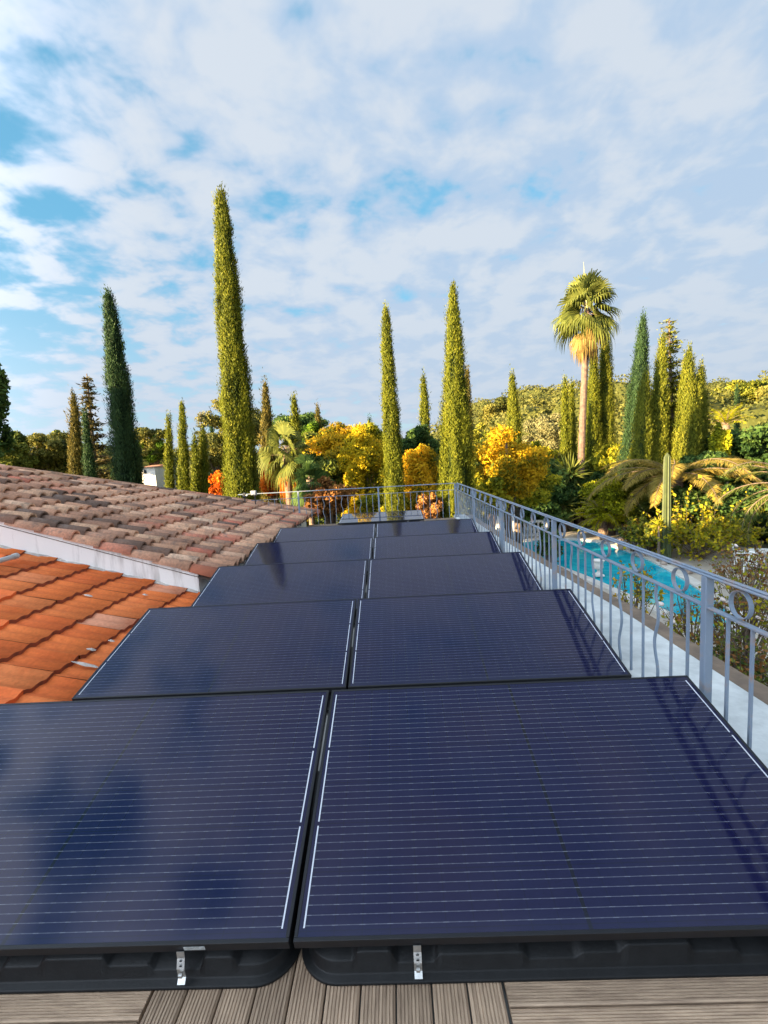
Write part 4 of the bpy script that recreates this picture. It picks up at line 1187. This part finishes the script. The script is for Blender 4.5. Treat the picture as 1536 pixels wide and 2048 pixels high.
for k in range(4):
    a = k*math.pi/2+.5; mb = MB(); mb.tube([(math.cos(a)*.42, math.sin(a)*.42, 0), (math.cos(a)*.2, math.sin(a)*.2, .7)], [.022, .022], 6); mb.build('leg', M['resin'], tb)

# far small houses
M['roof_orange'] = simple('far_tile_roof', (.45, .19, .09), .85, nscale=3, col2=(.33, .14, .07))
def cottage(px, py, D, w, h, d, label):
    p = at(px, py, D); gz = p[2] - h; r = empty('cottage', (p[0], D, gz)); tag(r, label, 'house', 'white houses among the trees')
    mb = MB(); mb.box(-w/2, w/2, -d/2, d/2, -4, h); mb.build('wall', simple('white_wall', (.75, .73, .68), .9, noise=.15, nscale=2), r)
    rh = w*.16; mb = MB(); mb.add([(-w*.56, -d*.56, h), (w*.56, -d*.56, h), (w*.56, d*.56, h), (-w*.56, d*.56, h), (-w*.4, 0, h+rh), (w*.4, 0, h+rh)], [(0, 1, 5, 4), (1, 2, 5), (2, 3, 4, 5), (3, 0, 4), (0, 3, 2, 1)])
    mb.build('roof', M['roof_orange'], r)
    for x in (-w*.2,):
        mb = MB(); mb.box(x-.15, x+.15, -d/2-.03, -d/2+.02, h*.35, h*.75); mb.build('window', M['pane'], r)
cottage(316, 934, 58, 1.7, 1.2, 5, 'small white cottage with orange roof between the cypress clusters')
cottage(1061, 868, 70, 3.2, 4.2, 5, 'white house wall glimpsed among hillside trees')

# ================================================================== TREES AND PLANTS
random.seed(21)
# --- main cypresses
cypress('tall sunlit cypress, tallest of all, rising behind the old tile roof', (441, 388), (487, 1000), 14.2, 69, 'cyp', 110000, .36, .070, .12, .10)
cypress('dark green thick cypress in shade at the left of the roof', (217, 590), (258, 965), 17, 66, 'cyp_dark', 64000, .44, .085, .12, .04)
cypress('slender sunlit cypress just behind the lone flat panel', (771, 618), (791, 1025), 15, 46, 'cyp', 64000, .46, .065, .14, .06)
cypress('broad sunlit cypress behind the far railing corner', (906, 576), (915, 1030), 15.5, 90, 'cyp', 105000, .68, .072, .14, .06)
# --- further cypresses, left to right
cypress('olive toned cypress at far left beside a darker one', (147, 792), (154, 955), 30, 38.7, 'cyp_olive', 22610, .55, 0.143, .1)
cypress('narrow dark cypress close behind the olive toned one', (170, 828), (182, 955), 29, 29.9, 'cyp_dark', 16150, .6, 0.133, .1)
cypress('thin cypress, first of the cluster by the white cottage', (337, 832), (340, 978), 28, 22.9, 'cyp', 16150, .55, 0.119, .1)
cypress('taller pointed cypress, second of the cluster by the white cottage', (364, 808), (369, 985), 27, 29.9, 'cyp', 19380, .6, 0.119, .1)
cypress('squat cypress, third of the cluster by the white cottage', (389, 872), (392, 985), 26.5, 22.9, 'cyp', 12920, .6, 0.114, .1)
cypress('wide cypress, last of the cluster before the tallest cypress', (406, 862), (408, 985), 27, 29.9, 'cyp', 16150, .6, 0.119, .1)
cypress('tiny distant cypress left of the tallest cypress', (422, 830), (422, 870), 60, 10.6, 'cyp_dark', 4845, .6, 0.238, .1)
cypress('brownish ragged cypress right of the tallest cypress', (531, 772), (537, 930), 32, 37.0, 'cyp_olive', 25840, .62, 0.162, .1)
cypress('pointed cypress above the fan palm', (588, 798), (596, 930), 26, 35.2, 'cyp', 25840, .65, 0.128, .1)
cypress('slim distant cypress above the orange yellow tree', (635, 816), (637, 890), 40, 17.6, 'cyp_olive', 11305, .6, 0.171, .1)
cypress('very small distant cypress over the yellow tree', (739, 838), (740, 880), 60, 10.6, 'cyp_dark', 4845, .6, 0.238, .1)
cypress('mid sized cypress standing between the two near sunlit ones', (847, 755), (852, 905), 30, 28.2, 'cyp', 22610, .5, 0.133, .1)
cypress('pale thin cypress just behind the broad one', (934, 738), (938, 960), 26, 22.9, 'cyp_olive', 19380, .55, 0.119, .1)
cypress('tiny cypress on the skyline above the hill', (972, 816), (973, 842), 80, 8.8, 'cyp_dark', 3876, .7, 0.285, .1)
cypress('stout golden cypress rising out of the autumn trees', (1024, 754), (1030, 900), 30, 42.2, 'cyp_gold', 35530, .6, 0.128, .1)
cypress('small cypress to the left of the palm trunk', (1130, 760), (1130, 900), 34, 21.1, 'cyp', 16150, .55, 0.143, .1)
cypress('small cypress almost touching the palm trunk', (1143, 772), (1145, 900), 35, 17.6, 'cyp', 14535, .55, 0.143, .1)
cypress('shorter of the two cypresses behind the palm trunk', (1188, 690), (1184, 945), 31, 35.2, 'cyp', 32300, .4, 0.104, .1, .1)
cypress('taller of the two cypresses behind the palm trunk', (1211, 660), (1212, 945), 31.5, 44.0, 'cyp_gold', 38760, .42, 0.104, .1, .1)
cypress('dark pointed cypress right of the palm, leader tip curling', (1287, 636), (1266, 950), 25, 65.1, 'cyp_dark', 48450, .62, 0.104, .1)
cypress('golden cypress leaning against the dark pointed one', (1292, 745), (1280, 945), 23.5, 50, 'cyp_gold', 29070, .45, 0.095, .1, .1)
cypress('golden cypress left of the layered conifer', (1326, 676), (1310, 950), 24, 60, 'cyp_gold', 45220, .62, 0.104, .1)
cypress('golden cypress right of the layered conifer', (1378, 702), (1372, 945), 23.5, 72, 'cyp_gold', 48450, .6, 0.104, .1)
cypress('short golden cypress at the right end of the clump', (1402, 732), (1398, 930), 25, 46, 'cyp_gold', 25840, .5, 0.104, .1)
cypress('little dark cypress beyond the banana like palm', (1474, 778), (1474, 850), 40, 12.3, 'cyp_dark', 8075, .4, 0.143, .1)
conifer('layered brownish conifer at far left behind the olive toned cypress', (173, 742), (192, 955), 33, 92, 'conifer', 30, 60, .34)
conifer('wispy pale conifer within the cluster by the white cottage', (402, 820), (402, 960), 34, 56, 'olive', 22, 40, .32, gap=1.0)
conifer('layered conifer with open crown among the golden cypresses', (1338, 630), (1346, 945), 24.7, 100, 'cyp_gold', 40, 80, .19, gap=1.0)

# --- trees with rounded crowns
G = 'broadleaf and pine trees behind the terrace'
def bt(label, c, D, w, h, mat, n=5000, leaf=.25, **k):
    if D > 36: n, leaf = int(n*2.4), leaf*.6
    return broad_tree('garden_tree', label, 'tree', c, D, w, h, mat, n, leaf, group=G, **k)
edge = broad_tree('garden_tree', 'dark tree cut by the left edge of the frame', 'tree', (-46, 820), 14.6, 100, 260, 'dkgreen', 9000, .16, group=G, nl=16)
bt('rounded pine in haze at far left, lower than the conifer', (85, 905), 48, 120, 92, 'pine', 6500, .42, nl=12)
bt('darker pine right of the rounded pine at far left', (128, 912), 50, 70, 84, 'mid', 4000, .42)
bt('low dark trees behind the dark tree at the left edge', (28, 915), 44, 80, 90, 'mid', 4500, .4)
bt('pine crown above the cottage roof behind the cypress cluster', (300, 885), 66, 70, 60, 'pine', 3500, .55)
bt('bright green round tree beside the white cottage', (306, 903), 66, 62, 56, 'bright', 5000, .32, nl=9)
bt('tall open pine directly behind the tallest cypress', (470, 850), 44, 110, 105, 'pine', 5500, .36, nl=12, shell=.5)
bt('dark umbrella pine between brownish and pointed cypresses', (585, 853), 60, 130, 62, 'dkgreen', 6000, .45, nl=12)
bt('bright green tree behind the pointed cypress', (632, 880), 40, 70, 64, 'bright', 5000, .26)
bt('grey green trees behind the cypress cluster', (430, 900), 55, 100, 90, 'pine', 5000, .45)
bt('amber tree with glowing top left of the slender cypress', (690, 905), 22, 160, 105, 'amber', 24000, .115, nl=18, core=.35)
bt('bushy yellow tree beside the slender cypress', (735, 955), 18.5, 105, 175, 'yellow', 26000, .095, nl=20, core=.35, limbs=12)
bt('yellow brown tree beyond the thicket, left of the slender cypress', (700, 930), 26, 130, 110, 'ygreen', 12000, .14, nl=14, core=.45)
bt('green gold shrub row right of the broad cypress', (1035, 975), 22, 150, 80, 'ygreen', 10000, .14, nl=14, core=.45)
bt('olive shrub row between the two near sunlit cypresses', (850, 990), 20, 110, 90, 'ygreen', 10000, .13, nl=14, core=.45)
bt('soft green tree filling behind the amber one', (660, 905), 29, 150, 90, 'mid', 9000, .17, nl=14)
bt('yellowing tree between amber tree and slender cypress', (800, 905), 30, 110, 80, 'ygreen', 8000, .18, nl=12)
bt('olive green tree behind the autumn leaves at the railing corner', (950, 915), 32, 120, 90, 'mid', 8000, .2, nl=12)
bt('green tree behind the golden leaved one, below the olive tree', (1065, 930), 31, 110, 90, 'ygreen', 8000, .2, nl=12)
bt('yellow green tree behind the bushy yellow one', (745, 890), 25, 100, 80, 'ygreen', 9000, .18, nl=12)
bt('dark green tree between the two near sunlit cypresses', (838, 905), 24, 75, 110, 'dkgreen', 9000, .18, nl=12)
bt('autumn tree with orange yellow leaves between the near cypresses', (842, 960), 18, 95, 150, 'amber', 15000, .105, nl=16, core=.3, limbs=9, shell=.6)
bt('autumn vine like tree with large golden leaves right of the broad cypress', (1015, 930), 19, 165, 125, 'amber', 15000, .125, nl=18, core=.28, limbs=9, shell=.55)
bt('lower golden shrub behind the railing corner', (985, 990), 17.5, 90, 90, 'ygreen', 7000, .13, nl=12, core=.4)
bt('pale olive tree below the hillside house', (1095, 882), 38, 86, 90, 'olive', 8000, .24, nl=12)
bt('olive toned rounded tree left of the stout golden cypress', (985, 880), 42, 90, 70, 'cyp_gold', 6000, .3, nl=10)
bt('dark green shrub mass below the autumn leaves', (1085, 975), 28, 140, 130, 'dkgreen', 13000, .22, nl=16)
bt('large dark laurel behind the pool head', (1060, 1030), 27, 150, 70, 'dkgreen', 9000, .22, nl=14)
bt('hillside pine left of the stout golden cypress top', (995, 832), 70, 90, 56, 'pine', 4500, .55, nl=10)
bt('hillside umbrella pine right of the stout golden cypress', (1075, 822), 66, 80, 54, 'pine', 4500, .5, nl=10)
bt('hillside pine near the palm trunk', (1112, 828), 68, 60, 52, 'olive', 3500, .5)
bt('hillside pine behind the two cypresses by the palm', (1240, 845), 60, 70, 80, 'pine', 4500, .45)
bt('rounded pine on the right hill beyond the clump', (1440, 815), 62, 90, 60, 'pine', 5500, .45, nl=10)
bt('broad pine crown on the right hilltop', (1490, 795), 66, 110, 62, 'cyp_gold', 6500, .5, nl=12)
bt('pine crown at the right edge of the hilltop', (1545, 805), 62, 90, 80, 'pine', 5500, .45, nl=10)
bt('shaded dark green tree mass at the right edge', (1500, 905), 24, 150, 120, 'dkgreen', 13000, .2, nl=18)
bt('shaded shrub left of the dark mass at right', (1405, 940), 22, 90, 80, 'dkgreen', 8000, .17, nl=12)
bt('bright lit bush below the golden cypresses', (1225, 930), 29, 80, 90, 'ygreen', 8000, .22, nl=12)
bt('lit lime shrub between shaded trees', (1432, 905), 23, 40, 110, 'lime', 5000, .15, nl=10)
bt('dark evergreen under the date palm fronds', (1440, 1010), 20.5, 190, 100, 'dkgreen', 12000, .16, nl=16)
bt('dark evergreen behind the golden palm shrub', (1160, 985), 28.5, 100, 100, 'dkgreen', 9000, .22, nl=12)
bt('orange red shrub beside the foot of the tallest cypress', (440, 968), 17, 42, 60, 'orange', 3500, .10, nl=8, core=.4)
bt('orange shrub behind the roof right of the tallest cypress', (545, 965), 19, 50, 70, 'orange', 3000, .11, nl=8, core=.4)
bt('russet dry shrub below the fan palm', (660, 1000), 15.5, 100, 80, 'russet', 6000, .10, nl=12, core=.35, limbs=9)
bt('dry russet bush behind the lone panel right end', (860, 1020), 15, 60, 70, 'russet', 4000, .09, nl=9, core=.35)
bt('dark thicket behind the railing below the amber tree', (650, 960), 20.5, 130, 110, 'mid', 9000, .15, nl=14)
bt('green hedge bush behind the far railing at the slender cypress', (760, 1010), 16.5, 110, 60, 'ygreen', 6000, .11, nl=12)

# --- palms and yuccas
pt_ = at(1174, 618, 28.0); pb_ = at(1162, 930, 28.0); gz = -3.0
k_ = (gz - pb_[2])/(pt_[2]-pb_[2]); pbase = pb_ + (pt_-pb_)*k_
wp = fan_palm('fan_palm_tree', 'tall fan palm with shaggy crown and bare trunk', pbase, pt_, .17, 46, 1.22, .98, 'palm', 'palm_dead', 15, 'palms in the garden', 'palm_trunk', 31, .34, 20)
M['spear'] = simple('spear_leaf_green', (.30, .30, .12), .6)
sp = at(1167, 524, 28.0) - pbase; c0 = pt_ - pbase
mb = MB(); mb.tube([c0, (c0+sp)/2, sp], [.045, .03, .006], 6); mb.build('spear_leaf', M['spear'], wp)
pt2 = at(572, 905, 17.0); fan_palm('fan_palm_tree', 'short fan palm with drooping green leaves behind the far railing', np.array([pt2[0], pt2[1], -3.0]), pt2, .13, 26, .66, .55, 'palm', 'orange', 4, 'palms in the garden', 'palm_bark', 23, .40, 20)
pt3 = at(618, 960, 16.0); fan_palm('fan_palm_tree', 'low dark fan palm in front of the short one', np.array([pt3[0], pt3[1], -3.0]), pt3, .10, 18, .55, .48, 'dkgreen', 'russet', 3, 'palms in the garden', 'palm_bark', 9, .28, 20)
dp = at(1352, 950, 22.0)
feather_palm('date palm with long arching golden fronds over the pool garden', np.array([dp[0], dp[1], -3.0]), dp, .28, 28, 4.0, 'date', 4, 200, .66, (38, -4), group='palms in the garden', sag=.72)
dp2 = at(1600, 975, 15.0)
feather_palm('green date palm reaching in from the right edge', np.array([dp2[0], dp2[1], -3.0]), dp2, .2, 22, 2.6, 'palm', 6, 80, .42, (60, -25), group='palms in the garden', sag=.9)
dp3 = at(1452, 850, 34)
feather_palm('yellow green palm with upright fronds before the hill', np.array([dp3[0], dp3[1], float(ground_z(dp3[0], dp3[1]))]), dp3, .22, 18, 1.9, 'lime', 7, 50, .5, (85, 20), name='garden_palm', group='palms in the garden', sag=.6)
gp = at(1205, 1022, 24.2)
feather_palm('bushy yellow cycad like palm below the golden fronds', np.array([gp[0], gp[1], -3.0]), np.array([gp[0], gp[1], gp[2]-.35]), .2, 46, 1.7, 'lime', 10, 60, .34, (85, -5), name='cycad', group='palms in the garden', sag=.7)
bt('glowing lime shrub left of the date palm trunk', (1222, 1005), 24.8, 150, 90, 'lime', 16000, .14, nl=14, core=.5)
bt('green shrub filling under the golden fronds', (1296, 1008), 24, 120, 84, 'mid', 9000, .18, nl=12, core=.5)
spiky('spiky yucca left of the palm trunk base', (1140, 948), 27, 42, 'palm', 110)
spiky('spiky yucca lower down beside the dark laurel', (1128, 1012), 26.5, 36, 'palm', 90)
spiky('pale spiky yucca in front of the date palm trunk', (1318, 1052), 18.0, 20, 'ygreen', 60)
# ribbed columnar cactus
cb = at(1333, 1050, 18.0); ct = at(1330, 905, 18.0)
cac = empty('columnar_cactus', (cb[0], cb[1], -3.0)); tag(cac, 'tall single green column cactus in front of the date palm', 'cactus')
seg = 20; v = []; H = ct[2]+3.0
for i in range(26):
    t_ = i/25; rr = .16*(1 - .35*t_)*(1 if t_ < .93 else math.sqrt(max(0, 1-((t_-.93)/.07)**2))*.98+.02)
    for j in range(seg): a = 2*math.pi*j/seg; kk = rr*(1+.16*(1 if j % 2 else -1)); v.append((kk*math.cos(a), kk*math.sin(a), H*t_))
f = [(i*seg+j, i*seg+(j+1) % seg, (i+1)*seg+(j+1) % seg, (i+1)*seg+j) for i in range(25) for j in range(seg)]
link('stem', mesh_np('stem', v, [np.array(f)]), simple('cactus_green', (.05, .07, .018), .7, noise=.4, nscale=6), cac)

# --- rose bushes and small shrubs between the ledge and the pool
def twiggy(label, c, D, w, h, mats=('ygreen', 'russet'), n=1600, leaf=.09, twigs=46, flowers=0):
    ct_ = at(*c, D); r_ = w*D/F_PX/2; hz = h*D/F_PX/2
    base = np.array([ct_[0], ct_[1], -2.98]); root = tree_root('garden_shrub', label, 'shrub', base, 'twiggy shrubs by the pool')
    cl = ct_ - base; tw = MB(); tips = []
    for i in range(twigs):
        a = random.random()*6.28; el = random.uniform(.25, 1.35)
        tip = np.array([cl[0] + math.cos(a)*r_*math.cos(el)*1.05, cl[1] + math.sin(a)*r_*math.cos(el)*1.05, max(.1, cl[2] + hz*(math.sin(el)*2-1)*random.uniform(.5, 1.05))])
        mid = tip*np.array([.45, .45, .55]) + RNG.normal(0, .06, 3)
        tw.tube([(random.uniform(-.12, .12), random.uniform(-.12, .12), 0), mid, tip], [.013, .009, .004], 5, False)
        for s in range(3):
            o_ = mid + (tip-mid)*random.uniform(.2, .95); e_ = o_ + RNG.normal(0, 1, 3)*r_*.22; tw.tube([o_, (o_+e_)/2+RNG.normal(0, .02, 3), e_], [.005, .004, .002], 4, False); tips.append((o_, e_))
        tips.append((mid, tip))
    tw.build('stems', M['bark'], root)
    k = len(tips); idx = RNG.integers(0, k, n); A = np.array([t_[0] for t_ in tips])[idx]; B = np.array([t_[1] for t_ in tips])[idx]
    s = RNG.random((n, 1)); c_ = A + (B-A)*s + RNG.normal(0, .045, (n, 3)); L_ = leaf*(.6+.8*RNG.random(n))
    half = n*2//3
    for sl, mt_ in ((slice(0, half), mats[0]), (slice(half, n), mats[1])):
        v, q, t_ = leaf_quads(c_[sl], RNG.normal(0, 1, (len(c_[sl]), 3)), RNG.normal(0, 1, (len(c_[sl]), 3)) + np.array([0, -.3, .9]), L_[sl], L_[sl]*.62, .5+RNG.normal(0, .25, len(c_[sl])))
        link('foliage', mesh_np('foliage', v, q, t_), M[mt_], root)
    for i in range(flowers):
        o_, e_ = random.choice(tips); mb = MB(); rr = random.uniform(.035, .06)
        mb.lathe([(rr*.3, -rr*.6), (rr, -rr*.1), (rr*.95, rr*.35), (rr*.5, rr*.6), (.004, rr*.5)], 9)
        mb.build('rose', M['petal'], root, tuple(e_), (random.random(), random.random(), 0), smooth=True)
M['petal'] = simple('white_rose_petal', (.75, .66, .60), .7, nscale=20, col2=(.62, .50, .45))
twiggy('sparse white rose bush near the nearest railing post', (1392, 1255), 8.6, 180, 180, ('ygreen', 'russet'), 800, .075, 52, 9)
twiggy('tangled rose bush behind the nearest railing post', (1490, 1225), 8.2, 170, 230, ('ygreen', 'russet'), 800, .08, 60, 7)
twiggy('yellowing shrub hanging over the pool corner', (1268, 1158), 10.8, 100, 100, ('ygreen', 'amber'), 420, .085, 24, 0)
twiggy('leafy shrub with yellow tips before the date palm', (1400, 1062), 18.5, 240, 80, ('ygreen', 'yellow'), 4200, .15, 70, 0)
twiggy('brown twiggy shrub below the garden chairs', (1490, 1128), 12.5, 150, 80, ('russet', 'ygreen'), 900, .09, 46, 2)
twiggy('greenish shrub left of the leafy yellow tipped one', (1302, 1060), 19.5, 120, 60, ('mid', 'ygreen'), 2600, .15, 50, 0)
twiggy('reddish flowering shrub under the yellow cycad', (1268, 1062), 20, 50, 56, ('russet', 'amber'), 1200, .09, 26, 0)
twiggy('low weedy shrub at the foot of the ledge', (1480, 1320), 7.2, 200, 130, ('mid', 'russet'), 1800, .07, 60, 0)
twiggy('dark potted shrub reflected at the pool side', (1098, 1085), 17.5, 46, 80, ('dkgreen', 'dkgreen'), 2600, .13, 30, 0)

# grass patch by the shrubs
gx = RNG.uniform(4.0, 9.0, 9000); gy = RNG.uniform(3.5, 9.5, 9000)
c = np.column_stack([gx, gy, np.full(9000, -2.95)]); d = RNG.normal(0, .35, (9000, 3)) + np.array([0, 0, 1])
v, q, t = leaf_quads(c, d, RNG.normal(0, 1, (9000, 3)), .14*(.6+.8*RNG.random(9000)), .02, .5+RNG.normal(0, .22, 9000))
o = link('grass', mesh_np('grass', v, q, t), M['grass']); tag(o, 'rough green grass below the ledge', 'grass', kind='stuff')

# far woods: one mass on the slopes
def woods():
    bl = []
    for i in range(300):
        y = 50 + 110*random.random()**1.5; x = random.uniform(-1.05, 1.05)*y
        if y < 62 and x < 14: continue
        gz_ = float(ground_z(x, y)); s = random.uniform(2.4, 5.0)
        bl.append((x, y, gz_ + s*.75, s, s, s*random.uniform(.7, 1.05)))
    cv, cq, ct_ = ico_core(bl, .90); ct_ = ct_*0 + .30
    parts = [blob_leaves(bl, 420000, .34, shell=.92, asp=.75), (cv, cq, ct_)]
    v, q, t = merge(parts); o = link('distant_woods', mesh_np('distant_woods', v, q, t), M['woods'])
    tag(o, 'distant woods covering the slopes behind the gardens', 'woods', kind='stuff')
woods()
def undergrowth():
    bl = []
    for i in range(420):
        y = random.uniform(19, 62); x = random.uniform(-.95, .95)*y
        if 3 < x < 15 and y < 27: continue
        s = random.uniform(.7, 1.7); bl.append((x, y, float(ground_z(x, y)) + s*.5, s*1.2, s*1.2, s*.9))
    parts = [blob_leaves(bl, 110000, .2, shell=.8), ico_core(bl, .8)]
    v, q, t = merge(parts); o = link('undergrowth', mesh_np('undergrowth', v, q, t), M['mid'])
    tag(o, 'mixed low undergrowth filling the gardens between the trees', 'undergrowth', kind='stuff')
undergrowth()
